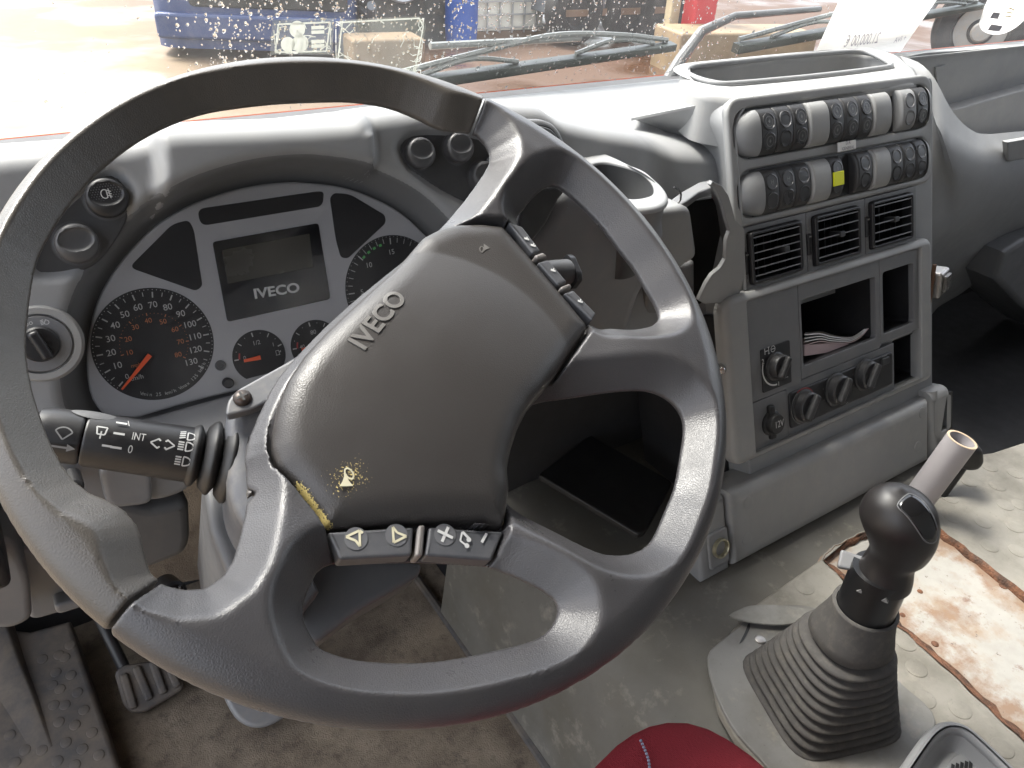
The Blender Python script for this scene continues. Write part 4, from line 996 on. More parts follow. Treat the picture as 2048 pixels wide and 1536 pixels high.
for px in ((1617, 814), (1681, 780), (1739, 751)):
    k_, c = knob(co_, px, .0205, .0115)
    m = M()
    for a in range(0, 7):
        a_ = math.radians(200 - a * 37); d_ = np.array([math.cos(a_), math.sin(a_)]); 
        if px[0] == 1617: continue
        put(m, CON, '=o*='[a % 4], c + d_ * .0265, .0055, 0, .0120)
    if px[0] == 1617: arcband(m, CON, c, .0235, .0247, math.radians(250), math.radians(120), .0120)
    line(m, CON, c + [-.002, -.0175], c + [.003, -.0165], .0014, .0285) if px[0] == 1681 else None
    m.build('knob_print', DIMP, co_)
    if px[0] == 1617: m = M(); arcband(m, CON, c, .0235, .0247, math.radians(118), math.radians(25), .0120); m.build('red_arc', REDP, co_)
m = M(); c = cu((1770, 722), .0125); m.prism(CON, rpoly(rect(c[0] - .008, c[1] - .005, c[0] + .008, c[1] + .005), .001), .0115, .0145, .001); m.build('recirculation_button', SWITCH, co_)
m = M(); line(m, CON, c + [-.006, .0075], c + [.006, .0075], .0012, .0120); m.build('button_mark', DIMP, co_)
# black square auxiliary heater control
sq = CON.uvs([(1524, 700), (1580, 688), (1582, 762), (1527, 786)], .0105); sqr = bb_(sq); sqr[2:, 1] = cu((1552, 690), .0105)[1]; sqr[:2, 1] = cu((1554, 776), .0105)[1]
sqo = panel('heater_timer_plate', rpoly(sqr, .002, 2), BLACK, (), .0105, .0006)
k_, c = knob(co_, (1561, 734), .0165, .0105)
m = M(); arcband(m, CON, c, .0232, .0252, math.radians(272), math.radians(160), .0110)
put(m, CON, '2', c + [-.0225, .0115], .009, 0, .0110); put(m, CON, '1', c + [.004, -.0245], .008, 0, .0110); put(m, CON, '.2', c + [.020, -.018], .008, 0, .0110)
q = c + [-.013, .0235]
for a_, b_ in (((-.005, -.004), (-.005, .004)), ((-.005, 0), (.001, 0)), ((.002, -.004), (.002, .004)), ((.0005, .004), (.0035, .004)), ((.0005, -.004), (.0035, -.004))): line(m, CON, q + a_, q + b_, .0012, .0110)
arcband(m, CON, q + [.010, 0], .0033, .0043, 0, 2 * math.pi, .0110); line(m, CON, q + [.007, 0], q + [.013, 0], .001, .0111)
m.build('heater_print', WHITEP, co_)
# 12 V socket cover
c = cu((1545, 846), .012); O = CON.w(c, .009)
so = M().lathe(O, CON.n, [(.0165, 0), (.0165, .003), (.0135, .005), (.0135, .010), (.012, .012), (0, .012)], 32).prism(CON, rpoly(rect(c[0] - .006, c[1] + .010, c[0] + .004, c[1] + .024), .003), .009, .015, .002).prism(CON, rpoly(rect(c[0] - .005, c[1] - .022, c[0] + .005, c[1] - .010), .003), .009, .014, .002).build('socket_cover', RUBBER, co_)
m = M(); put(m, CON, '12V', c + [.0015, 0], .0125, 0, .0215, bold=.008, sx=.85); m.build('socket_print', WHITEP, so)

# ---- vents
vp = CON.uvs([(1490, 459), (1826, 377), (1832, 480), (1484, 589)], .004); vv1 = cu((1660, 418), .004)[1]; vv0 = cu((1660, 535), .004)[1]
vpu0, vpu1 = cu((1487, 520), .004)[0], cu((1830, 425), .004)[0]
divs = [vpu0, cu((1612, 500), .004)[0], cu((1728, 460), .004)[0], vpu1]
for i, (a_, b_) in enumerate(VB):
    hole = rpoly(rect(a_, t0v, b_, t1v), .005, 3)
    panel('vent_panel', rect(divs[i] + G_, t0v - .007, divs[i + 1] - G_, t1v + .006), PLATE, [hole], .006, .001)
    fr_ = rpoly(rect(a_ + .0005, t0v + .0005, b_ - .0005, t1v - .0005), .005, 3); inn_ = rpoly(rect(a_ + .005, t0v + .005, b_ - .005, t1v - .005), .004, 3)
    vt = M().prism(CON, fr_, -.0035, .0125, .0025, holes=[inn_]).build('air_vent', BLACK, co_)
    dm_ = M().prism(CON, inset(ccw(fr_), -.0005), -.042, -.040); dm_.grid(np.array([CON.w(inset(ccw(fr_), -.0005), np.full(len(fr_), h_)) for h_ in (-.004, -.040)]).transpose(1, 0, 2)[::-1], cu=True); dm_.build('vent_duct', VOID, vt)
    n = 5 if i else 6; tilt = math.radians(-13)
    for k in range(n):
        vq = t0v + .009 + (t1v - t0v - .018) * k / (n - 1); pls = PL(CON.w(np.array([(a_ + b_) / 2, vq]), .004), CON.v * math.cos(tilt) + CON.n * math.sin(tilt), -CON.n)
        M().prism(pls, rpoly(rect(-(b_ - a_) / 2 + .0045, -.0075, (b_ - a_) / 2 - .0045, .0075), .001, 1), -.0008, .0008, .0006, seg=1).build('slat', PLATE, vt)
    for k in range(7):
        uq = a_ + .009 + (b_ - a_ - .018) * k / 6; m = M(); m.prism(CON, rect(uq - .0008, t0v + .0055, uq + .0008, t1v - .0055), -.028, -.010); m.build('vane', BLACK, vt)
    uq = a_ + (b_ - a_) * (.66 if i == 0 else .56); vq = t0v + (t1v - t0v) * .52; M().prism(CON, rpoly(rect(uq - .005, vq - .0035, uq + .005, vq + .0035), .001, 2), -.004, .0135, .001).build('slider', SWITCH, vt)
    tc = cu(((1492, 527), (1618, 489), (1734, 454))[i], .006); m = M(); m.prism(CON, rpoly(rect(tc[0] - .0035, tc[1] - .014, tc[0] + .0035, tc[1] + .014), .002, 2), .0, .0085, .003); m.build('thumb_wheel', BLACK, co_)
    m = M(); line(m, CON, tc + [-.0025, .010], tc + [.0025, .010], .0016, .0089); dot(m, CON, tc + [.0005, -.0205], .0016, .0064, 10); line(m, CON, tc + [-.002, .019], tc + [.003, .023], .001, .0064); line(m, CON, tc + [-.003, .0215], tc + [0, .019], .001, .0064); m.build('vent_marks', DIMP, co_)

# ---- rocker switch rows
def row(mids, vtl, vbl, kinds):
    """mids: pixel points on the row's middle line at every border"""
    h = .010; U = [cu(p, h)[0] for p in mids]; vt_, vb_ = cu(vtl, h)[1], cu(vbl, h)[1]; return U, vt_, vb_
def zz(*p): return [(1250 + .3906 * x, .3906 * y) for x, y in p]
row1 = zz((668, 680), (755, 660), (838, 650), (915, 640), (1015, 620), (1098, 610), (1175, 598), (1243, 580), (1332, 565), (1390, 560), (1465, 545), (1528, 530))
k1 = ['sym', 'blank', 'sym', 'cover', 'sym', 'sym', 'sym', 'cover', 'gap', 'pale', 'sym']
row2 = zz((688, 990), (768, 970), (852, 957), (930, 940), (1025, 915), (1098, 900), (1165, 885), (1245, 865), (1330, 850), (1400, 833), (1463, 820), (1522, 805))
k2 = ['sym', 'sym', 'blank', 'cover', 'lamp', 'gap', 'blank', 'cover', 'blank', 'blank', 'blank']
SWC = {}
def arc_h(s): return .004 + .0142 * np.sqrt(np.maximum(1 - (np.abs(s) * .95) ** 2.8, 0))
def rocker(u0, u1, v0, v1, kind, lift=0.):
    key = (kind,); w = u1 - u0; hgt = v1 - v0; c = np.array([(u0 + u1) / 2, (v0 + v1) / 2])
    nx, ny = 9, 21; sx = np.array([-1, -.97, -.9, -.8, 0, .8, .9, .97, 1.]); ss = np.linspace(-1, 1, ny)
    drop = np.array([.006, .0025, .0008, 0, 0, 0, .0008, .0025, .006]) if kind != 'cover' else np.array([.004, .0015, .0004, 0, 0, 0, .0004, .0015, .004])
    Gt = np.array([[CON.w(np.array([c[0] + x * (w / 2 - .0004), c[1] + s * hgt / 2]), arc_h(s) + lift - dr) for s in ss] for x, dr in zip(sx, drop)])
    B = np.array([[CON.w(np.array([c[0] + x * (w / 2 - .0004), c[1] + s * hgt / 2]), -.002) for s in ss] for x in sx])
    m = M().grid(Gt)
    for a_, b_ in ((Gt[0], B[0]), (B[-1], Gt[-1]), (B[:, 0], Gt[:, 0]), (Gt[:, -1], B[:, -1])): m.grid(np.stack([a_, b_]))
    nm = {'cover': 'blanking_cover'}.get(kind, 'rocker_switch'); mt = {'cover': GREYL, 'pale': GREY}.get(kind, SWITCH)
    o = m.build(nm, mt, co_, 50)
    if kind == 'cover': return o
    rad = min(w * .36, hgt * .19)
    for si, sc_ in ((.42, 0), (-.42, 1)):
        vq = c[1] + si * hgt / 2; hq = arc_h(np.array(si)) + lift
        dh_ = (arc_h(np.array(si + .05)) - arc_h(np.array(si - .05))) / (.05 * hgt)
        pn = CON.n - CON.v * dh_; O = CON.w(np.array([c[0], vq]), hq); plq = PL(O, pn, CON.v)
        dark = kind in ('sym', 'lamp')
        m = M().lathe(O, plq.n, [(rad, -.001), (rad, .0006), (rad * .9, .0009), (rad * .86, .0003), (0, .0003)] if dark else [(rad, -.001), (rad, .0005), (rad * .93, .0007), (rad * .88, -.0002), (rad * .5, -.0006), (0, -.0007)], 24)
        lz = m.build('lens', LENSM if dark else (LENSG if kind == 'pale' or (si > 0 and kind == 'blank') else SWITCH), o)
        if kind == 'sym':
            m = M()
            if mids_row == 2 and si > 0: 
                for x in (-.0018, .0018): line(m, plq, (x, -.0025), (x, .0025), .0007, .0008)
                line(m, plq, (-.0018, 0), (.0018, 0), .0007, .0009); dot(m, plq, (0, -.0035), .0006, .0008)
            elif mids_row == 1: m.flat(plq, np.array([(0, -.0024), (.0017, 0), (0, .0026), (-.0017, 0)]), .0008); arcband(m, plq, (0, 0), rad * .55, rad * .62, 0, 6.28, .0007)  # painted diamond stands in for the lens highlight; the ring is print
            if m.n: m.build('lens_symbol_glint', DIMP, o)
        if kind == 'lamp' and si > 0: m = M(); line(m, plq, (0, .002), (0, -.002), .0008, .0008); m.build('lens_symbol_glint', DIMP, o)
    if kind == 'lamp':
        pts = CON.uvs(zz((1045, 900), (1090, 894), (1081, 945), (1037, 947)), .021); cc_ = pts.mean(0)
        M().prism(CON, rpoly(rect(c[0] - w * .36, cc_[1] - .0085, c[0] + w * .36, cc_[1] + .0085), .0006, 1), .010, .0199 + lift, .0006).build('yellow_window', YELLOW, o)
    return o
for mids_row, (mids, vtl, vbl, kinds) in ((1, (row1, (1500, 221), (1516, 313), k1)), (2, (row2, (1518, 342), (1514, 432), k2))):
    U, vt_, vb_ = row(mids, vtl, vbl, kinds)
    M().prism(CON, rect(U[0] - .004, vb_ - .002, U[-1] + .004, vt_ + .004), .0005, .0012).build('switch_well', BLACK, co_)
    for u0, u1, kd in zip(U[:-1], U[1:], kinds):
        if kd == 'gap': M().prism(CON, rect(u0, vb_ + .001, u1, vt_ - .001), .0005, .0042).build('empty_slot', BLACK, co_)
        else: rocker(u0, u1, vb_, vt_, kd, {'cover': .003, 'pale': .001}.get(kd, 0))
    # half-dome end caps
    for side, u0 in ((-1, U[0]), (1, U[-1])):
        G = []; wcap = .031 if side < 0 else .019
        for s in np.linspace(-1, 1, 19):
            hh = float(arc_h(np.array(s * .98))) + .001; vq = (vb_ + vt_) / 2 + s * (vt_ - vb_) / 2 * .995; ext = wcap * max(1 - abs(s * .99) ** 2.6, 0) ** .5 
            G.append([CON.w(np.array([u0 + side * ext * math.sin(a_)  , vq]), -.002 + (hh + .002) * math.cos(a_)) for a_ in np.linspace(0, math.pi / 2, 10)])
        M().grid(np.array(G)).build('end_cap', GREY if side < 0 else GREYL, co_, 80)
    ROWV = (vb_, vt_)
    if mids_row == 1: r1v = ROWV; r1u = (U[0], U[-1])
    else: r2v = ROWV; r2u = (U[0], U[-1])
def bar(v0, v1, hgt, u0, u1, nm):
    G = []
    for a_ in np.linspace(0, math.pi, 9): G.append([CON.w(np.array([u, (v0 + v1) / 2 - math.cos(a_) * (v1 - v0) / 2]), -.001 + hgt * math.sin(a_) ** .7) for u in (u0, u0 + .006, u1 - .006, u1)])
    return M().grid(np.array(G)).build(nm, GREYL, co_, 60)
ub0, ub1 = cu((1480, 330))[0], cu((1858, 250))[0]
hl1 = rpoly(rect(r1u[0] - .032, r1v[0] - .001, r1u[1] + .020, r1v[1] + .003), [.034, .024, .024, .034], 6); hl2 = rpoly(rect(r2u[0] - .032, r2v[0] - .001, r2u[1] + .020, r2v[1] + .003), [.034, .024, .024, .034], 6)
srr = rpoly(rect(min(r1u[0], r2u[0]) - .040, t1v + .0068, max(r1u[1], r2u[1]) + .026, r1v[1] + .016), [.01, .02, .022, .02], 5)
M().prism(CON, srr, .0004, .0070, .0035, holes=[hl1, hl2], hbev=.003).build('switch_surround', GREYL, co_)
q = CON.uvs([(1679, 288), (1710, 281), (1712, 299), (1680, 305)], .014); qb = bb_(q)
lb = M().prism(CON, rect(qb[0][0], qb[0][1] + .001, qb[2][0], qb[2][1] + .001), .011, .0142, .0003).build('tape_label', PAPER, co_)
m = M(); cc_ = qb.mean(0) + [0, .001]; put(m, CON, 'D.R', cc_ + [0, .0035], .006, 0, .0146); put(m, CON, 'GENERAL', cc_ + [0, -.0030], .0058, 0, .0146); m.build('label_print', INK, lb)
# clip on the right flank
pr_ = PL(CON.px((1866, 570), .0), (.25, -.95, .2)); O = pr_.P0
clp = M().prism(pr_, rpoly(rect(-.004, -.020, .034, .020), .004), -.012, .012, .005).build('side_clip', STEEL, co_)
M().prism(pr_, rpoly(rect(.006, -.013, .030, .013), .003), .0118, .0165, .002).build('clip_face', mat('smoky plastic', (.09, .085, .08), .25), clp)
M().tube([pr_.w(np.array([-.008, .034]), .0), pr_.w(np.array([-.007, -.05]), .0)], .003, 8).build('rust_streak', mat('rust streak', (.13, .07, .04), .8), clp)

O = CON.px((1442, 738), .004); M().lathe(O, (-.6, -.8, .1), [(.006, -.004), (.006, .003), (.004, .006), (0, .0062)], 16).build('bolt', CHROME, co_)
# ---- kick panel
kt0, kb0 = cu((1466, 985), .02)[1], cu((1466, 1110), .02)[1]; ku0, ku1 = cu((1467, 1040), .02)[0], cu((1862, 835), .02)[0]
kp = M().prism(CON, rect(ku0, kb0 - .02, ku1, kt0), -.03, .020, .014, seg=5).build('kick_panel', GREYL, co_)
for p in ((1497, 1006), (1494, 1078), (1845, 826), (1836, 893)): O = CON.px(p, .02); M().lathe(O, CON.n, [(.0085, -.001), (.0085, .0005), (.006, .0009), (0, .0002)], 20).build('screw_plug', GREYL, kp)
ke = M().prism(CON, rpoly(rect(ku1 + .0012, kb0 - .02, ku1 + .058, kt0 + .008), [.0005, .0005, .020, .0005], 6), -.03, .020, .014, holes=[rpoly(bb_(CON.uvs([(1872, 806), (1900, 795), (1898, 850), (1872, 868)], .02)), .003)], seg=5, hbev=.003).build('kick_end', GREYL, co_)
M().prism(CON, bb_(CON.uvs([(1868, 800), (1905, 790), (1900, 858), (1868, 874)], -.02)), -.025, -.02).build('end_recess', BLACK, ke)
kl = M().prism(CON, rect(ku0 - .052, kb0 - .025, ku0 - .0012, kt0 - .006), -.03, .012, .010, seg=5).build('kick_end', GREY, co_)
O = CON.px((1436, 1094), .012); c = cu((1436, 1094), .012)
M().prism(CON, rpoly(rect(c[0] - .018, c[1] - .026, c[0] + .017, c[1] + .024), .006), .011, .0145, .0025).build('socket_plate', GREY, kl)
M().lathe(O, CON.n, [(.0128, .001), (.0128, .0075), (.0112, .0078), (.0098, .006), (.0098, -.012), (0, -.0125)], 32).build('air_socket', mat('dull brass', (.45, .42, .30), .4, metal=.7, dust=(.2, .18, .12), dustamt=.6, dirtscale=60), kl)
# the return edge down the right of the console
M().prism(CON, rect(uR + .0004, vBot + .02, uR + .006, vTop), -.19, -.012, .001).build('flank_trim', mat('flank trim', (.22, .19, .165), .6, var=.1, dust=(.25, .17, .1), dustamt=.4, dirtscale=25), co_)

# ================================================================== CUP HOLDER AND PHONE POCKET
chd = thing('cup_holder', 'grey oval cup holder moulding with a torn phone pocket beside the switches', 'cup holder', (.40, .16, .7))
zc = .742; PLC = ZP(zc)
ringo = PLC.uvs([(1130, 330), (1132, 306), (1150, 294), (1185, 297), (1225, 312), (1265, 331), (1300, 350), (1325, 371), (1337, 390), (1334, 404), (1320, 413), (1295, 418), (1262, 416), (1225, 402), (1180, 375), (1150, 352)])
ringi = PLC.uvs([(1168, 350), (1172, 336), (1190, 326), (1215, 324), (1250, 331), (1280, 342), (1300, 358), (1308, 374), (1305, 387), (1290, 394), (1262, 397), (1230, 389), (1200, 372)])
ro, ri = crv(ringo, 64, True), crv(ringi, 64, True)
rimo = M().prism(PLC, ro, -.005, 0, .004, holes=[ri], hbev=.0025).build('cup_rim', GREY, chd)
m = M(); ri_ = ccw(ri); G = np.array([PLC.w(ri_ * s + ri_.mean(0) * (1 - s), np.full(len(ri_), h)) for s, h in ((1.0, -.003), (.96, -.05), (.9, -.085))]).transpose(1, 0, 2); m.grid(G[::-1], cu=True); m.flat(PLC, ri_ * .9 + ri_.mean(0) * .1, -.085); m.build('cup_well', mat('cup well', (.035, .036, .038), .55), chd)  # dark wall colour carries the shade of the deep well
m = M(); ro_ = ccw(ro); mc = ro_.mean(0); fr = [PLC.w(ro_ * s + mc * (1 - s), np.full(len(ro_), h)) for s, h in ((.985, -.004), (.955, -.010), (.94, -.024), (1.0, -.036))]
m.grid(np.array(fr).transpose(1, 0, 2)[::-1], cu=True); m.build('cup_neck', PLATE, chd)
# moulded body: top plate then the front that drops behind the wheel
def S_(y, px): return YP(y).px(px)
hb_ = YP(.165); M().prism(hb_, rpoly(ccw(hb_.uvs([(1180, 424), (1262, 424), (1345, 418), (1384, 412), (1398, 516), (1345, 548), (1300, 572), (1240, 604), (1180, 570)])), [.012] * 9, 4), -.11, 0, .008, seg=5).build('holder_body', GREY, chd)
hl_ = YP(.185); M().prism(hl_, rpoly(ccw(hl_.uvs([(1300, 560), (1345, 545), (1392, 520), (1392, 590), (1350, 620), (1290, 640)])), .006, 3), -.08, 0, .006).build('holder_foot', PLATE, chd)
sk = YP(.140); M().prism(sk, rpoly(ccw(sk.uvs([(1124, 380), (1094, 445), (1066, 478), (1040, 580), (1060, 700), (1256, 690), (1284, 590), (1330, 520), (1300, 440), (1220, 390)])), .015, 4), -.12, 0, .014, seg=5).build('holder_skirt', PLATE, chd)
db_ = YP(.128); M().prism(db_, ccw(db_.uvs([(1030, 480), (1040, 420), (1070, 380), (1112, 372), (1131, 384), (1118, 400), (1094, 448), (1068, 480), (1046, 500)])), -.03, 0, .003).build('skirt_blocker', BLACK, chd)  # black slab added in front so the skirt's lit top reads dark
# phone pocket: dark inside, pale torn lip
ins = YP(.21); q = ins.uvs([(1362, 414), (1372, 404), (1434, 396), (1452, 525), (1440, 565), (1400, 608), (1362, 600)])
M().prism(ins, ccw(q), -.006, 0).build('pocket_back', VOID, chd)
pkf = [(S_(.215, p)) for p in ((1340, 378), (1366, 372), (1400, 366), (1420, 364), (1432, 366), (1445, 378), (1458, 400), (1466, 425), (1470, 440))]
# right wall from lip to back, shaped edge
lip = [(1424, 362), (1442, 371), (1456, 391), (1464, 418), (1469, 440), (1480, 450), (1488, 459), (1489, 520), (1486, 560), (1478, 586), (1455, 604), (1408, 607), (1396, 600), (1412, 566), (1424, 548), (1440, 535), (1450, 518), (1452, 480), (1459, 462), (1452, 440), (1447, 418), (1440, 397), (1431, 381), (1420, 369)]
pw = YP(.16); lp = pw.uvs(lip); 
M().prism(pw, ccw(lp), -.004, .001, .0006).build('pocket_lip', GREY, chd)
wl = [S_(.16, p) for p in ((1424, 366), (1450, 392), (1463, 432), (1467, 470), (1448, 540))]; wb = [S_(.215, p) for p in ((1428, 392), (1435, 410), (1441, 450), (1447, 500), (1451, 545))]
M().sheet(np.stack([crv(wl, 16), crv(wb, 16)]).transpose(1, 0, 2), .003).build('pocket_wall', PLATE, chd)
tp = [S_(.20, p) for p in ((1335, 400), (1362, 388), (1395, 366), (1425, 360), (1436, 372), (1400, 378), (1376, 392), (1350, 412))]
m = M(); plt = ZP(np.mean([t_[2] for t_ in tp])); m.prism(plt, rpoly(ccw(plt.uvs([(1330, 408), (1362, 384), (1398, 364), (1424, 359), (1431, 372), (1398, 384), (1374, 402), (1352, 414)])), .004), -.008, 0, .002); m.build('pocket_top', PLATE, chd)
O = S_(.178, (1353, 378)); M().tube([S_(.178, p) for p in ((1348, 374), (1356, 378), (1362, 388), (1361, 400), (1352, 412), (1342, 420))], .0011, 6).build('loose_wire', BLACK, chd)
# dark throat between the holder and the console, and the cubby below
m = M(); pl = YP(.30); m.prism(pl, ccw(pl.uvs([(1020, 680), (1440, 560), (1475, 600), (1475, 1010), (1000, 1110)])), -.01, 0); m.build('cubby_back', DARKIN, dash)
m = M(); m.prism(CON, rect(uL - .006, vBot - .06, uL - .0012, CON.uv((1465, 640))[1]), -.20, -.035); m.build('cubby_shade', BLACK, co_)  # black sheet added over the lit console side as the cubby's shade
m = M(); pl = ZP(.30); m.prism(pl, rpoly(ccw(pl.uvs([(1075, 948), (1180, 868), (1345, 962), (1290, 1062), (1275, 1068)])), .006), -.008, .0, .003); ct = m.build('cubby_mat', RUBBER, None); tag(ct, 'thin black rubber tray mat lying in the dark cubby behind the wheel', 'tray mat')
m = M(); q = pl.uvs([(1166, 1000), (1183, 1009), (1180, 1014), (1163, 1005)])
m.build('x', BLACK) if False else None
# ================================================================== FLOOR AND ENGINE COVER
m = M(); m.prism(ZP(0), rect(-.62, -1.0, .26, .62), -.03, 0); fl = m.build('floor', FLOORM); tag(fl, kind='structure')
ec = thing('engine_cover', 'dusty grey engine cover between the seats with a cut out showing rusty white metal', 'engine cover', (.6, -.1, .25))
prof = [(.212, .0), (.216, .03), (.222, .09), (.230, .15), (.245, .205), (.268, .238), (.300, .2535), (.34, .257), (.50, .257), (.9, .257), (1.30, .257)]
pf = crv(prof, 46); ys = np.linspace(-.75, .34, 50)
pf = np.vstack([pf[pf[:, 0] < .97], [(.97, .257), (.9705, .257)], pf[pf[:, 0] > .972]])
G = np.array([[(x, -.75 + (y + .75) * (1.0 if x < .9702 else .715 / 1.09), z) for y in ys] for x, z in pf])
M().sheet(np.array([[(x, -.0352, z) for z in (.0, .12, .2565)] for x in (.971, 1.1, 1.3)]), .004).build('cover_front', TUNNEL, ec)
M().sheet(np.array([[(.9705, y, z) for z in (.0, .12, .2565)] for y in (-.03, .1, .34)]), .004).build('cover_flank', TUNNEL, ec)
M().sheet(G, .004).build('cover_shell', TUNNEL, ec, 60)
# small welt where the carpet meets the cover
M().tube([np.array([x, y, .006]) for x, y in zip(.214 + .002 * np.sin(np.linspace(0, 9, 40)), np.linspace(-.7, .5, 40))], .007, 8).build('carpet_welt', PEDALR, ec)
TM = ZP(TZ)
patch = TM.uvs([(1648, 1119), (1655, 1106), (1695, 1082), (1735, 1062), (1790, 1040), (1850, 1030), (1884, 1062), (1960, 1118), (2036, 1178), (2110, 1240), (2200, 1330), (2240, 1650), (2048, 1482), (1960, 1400), (1860, 1306), (1790, 1246), (1730, 1192), (1680, 1152)])
patch = crv(patch, 90, True); jit = RNG.normal(0, .0012, patch.shape); patch = patch + jit
mo = np.vstack([TM.uvs([(1420, 1325), (1440, 1290), (1500, 1216), (1644, 1116), (1690, 1078), (1735, 1056), (1790, 1034), (1850, 1022), (1878, 990), (1886, 932), (1925, 912), (1985, 905)]), [(1.20, -.045), (1.25, -.70), (.36, -.70)], TM.uvs([(1535, 1545), (1475, 1480), (1440, 1420)])])
mo = rpoly(mo, .006, 3)
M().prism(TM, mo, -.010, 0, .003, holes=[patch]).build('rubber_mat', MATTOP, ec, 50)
# rusty raw edge of the cut, sagging a little into the hole
pc_ = ccw(patch); e_in = inset(pc_, .0035 + .0015 * np.sin(np.arange(len(pc_)) * 1.7)[:, None][:, 0][:, None] * 0 if False else .0035)
tn = np.roll(pc_, -1, 0) - np.roll(pc_, 1, 0); nin = np.stack([-tn[:, 1], tn[:, 0]], 1); nin /= np.linalg.norm(nin, axis=1)[:, None]
wid = (.0035 + .0085 * sstep((nin @ np.array([.577, .816]) + .1) / .7)) * (1 + RNG.normal(0, .16, len(pc_)))
def ins_v(k): return pc_ + nin * (wid * k)[:, None]
ring = np.array([TM.w(q_, np.full(len(pc_), h_) + RNG.normal(0, .0005, len(pc_))) for q_, h_ in ((pc_ - nin * .0012, .0006), (ins_v(.15), -.0006), (ins_v(.55), -.0022), (ins_v(.95), -.0035), (ins_v(1.1), -.0095))]).transpose(1, 0, 2)
M().grid(ring, cu=True).build('cut_edge', RUSTE, ec, 70)
m = M(); m.flat(TM, inset(pc_, -.006), -.0088); m.build('bare_metal', RUSTY, ec)
zp = PL((0, 0, TZ - .0088), (0, 0, 1), (0, 1, 0))
for p, r in ((((1453, 653)), .0042), ((1840, 1183), .0036), ((1870, 1288), .0045), ((1805, 1230), .0036), ((2007, 1172), .0055)):
    if p[0] < 1600: continue
    O = zp.px(p); M().lathe(O, (0, 0, 1), [(r, 0), (r * .9, .0008), (r * .5, .0012), (0, .0013)], 14).build('rusty_rivet', RUSTE, ec)
studs = [(1979, 934), (2031, 947), (1938, 964), (1995, 972), (1900, 996), (2010, 1010), (1905, 1035), (1966, 1045), (2030, 1054), (1979, 1092), (2036, 1102), (1609, 1523 - 348), (1611, 1174), (1550, 1206), (1833, 1337), (1898, 1359), (1849, 1398), (1920, 1419), (1987, 1447), (1812, 1286), (1772, 1321), (2004, 1496), (1700, 1265 - 60), (1752, 1280), (2040, 1010), (1560, 1160), (1500, 1190), (1660, 1060), (1620, 1100), (1560, 1115), (1700, 1010), (1760, 990)]
seen = []; proto = None
for p in studs:
    O = TM.px(p)
    if any(np.hypot(*(O - o)[:2]) < .02 for o in seen): continue
    if sdpoly(mo, np.array([[O[0]]]), np.array([[O[1]]]))[0, 0] > -.014: continue
    if sdpoly(patch, np.array([[O[0]]]), np.array([[O[1]]]))[0, 0] < .012: continue
    seen.append(O)
    if proto is None: proto = M().lathe(O, (0, 0, 1), [(.0118, -.001), (.0118, .0004), (.0108, .0010), (0, .0011)], 20).build('mat_stud', MATTOP, ec); po = O
    else: inst(proto, O - po, ec)
# grey gaiter plate let into the mat, with its lifted flap
gp = crv(TM.uvs([(1414, 1318), (1424, 1300), (1470, 1262), (1510, 1228), (1570, 1214), (1640, 1224), (1720, 1290), (1800, 1370), (1868, 1440), (1830, 1520), (1720, 1620), (1600, 1620), (1530, 1535), (1468, 1465), (1438, 1410), (1420, 1360)]), 70, True)
M().prism(TM, gp, .0005, .004, .0015).build('gaiter_plate', mat('gaiter plate', (.19, .187, .18), .55, var=.08, grain=1400, gs=.06, extra=mat_dirt), ec)
fpx = [(1458, 1231), (1478, 1219), (1500, 1211), (1545, 1209), (1595, 1214), (1640, 1224), (1610, 1240), (1568, 1249), (1522, 1247), (1487, 1241)]
TF = ZP(TZ + .012); M().prism(TF, ccw(crv(TF.uvs(fpx), 36, True)), -.002, .0, .0008).build('lifted_flap', mat('flap', (.24, .235, .22), .55, extra=mat_dirt), ec)
m = M(); m.prism(TM, ccw(crv(TM.uvs([(1477, 1292), (1486, 1284), (1498, 1262), (1496, 1250), (1487, 1272)]), 16, True)), .0036, .0046); m.build('torn_slot', BLACK, ec)
m = M(); 
O = TM.px((1520, 1280), .004); M().lathe(O, (0, 0, 1), [(.006, 0), (.006, .0014), (.004, .002), (0, .001)], 16).build('plate_rivet', STEEL, ec)
# ================================================================== GEAR LEVER
gl_ = thing('gear_lever', 'black gear lever with glossy topped knob rising from a ribbed rubber boot', 'gear lever', (.40, -.155, TZ))
base_c = np.array([.401, -.155]); top_c = None
vpl = PL((base_c[0], base_c[1], 0), (-.577, -.816, 0))
TOP = vpl.px((1732, 1212)); COLR = np.linalg.norm(vpl.px((1690, 1190)) - vpl.px((1775, 1236))) / 2
KN = vpl.px((1797, 1062))
axl = KN - TOP; axl /= np.linalg.norm(axl)
L_, R_, Bt = TM.uv((1493, 1328)), TM.uv((1790, 1468)), np.array([.334, -.192]); hx, hy = (R_ - L_) / 2, None
diag = np.linalg.norm(R_ - L_) / 2; ang0 = math.atan2(*(R_ - L_)[::-1]); basec = (L_ + R_) / 2
def boot_ring(s, t, n=64):
    """s: 0 at the base, 1 at the collar"""
    th = np.linspace(0, 2 * math.pi, n, endpoint=False); p = 2 + 3.2 * (1 - s) ** 2       # rounded square turning into a circle
    a_ = th - ang0 - math.pi / 4; rr_ = 1 / (np.abs(np.cos(a_)) ** p + np.abs(np.sin(a_)) ** p) ** (1 / p)
    r0 = diag * .745 * (1 - s) ** 1.0 + COLR * 1.04 * s; r0 = COLR * 1.06 + (diag * .79 - COLR * 1.06) * (1 - s) ** 1.25
    cen = np.r_[basec, TZ] * (1 - s) + TOP * s
    zt = (TOP - np.r_[basec, TZ]); 
    return cen[None] + (rr_ * (r0 + t))[:, None] * np.stack([np.cos(th), np.sin(th), 0 * th], 1)
NF = 10; rows = []
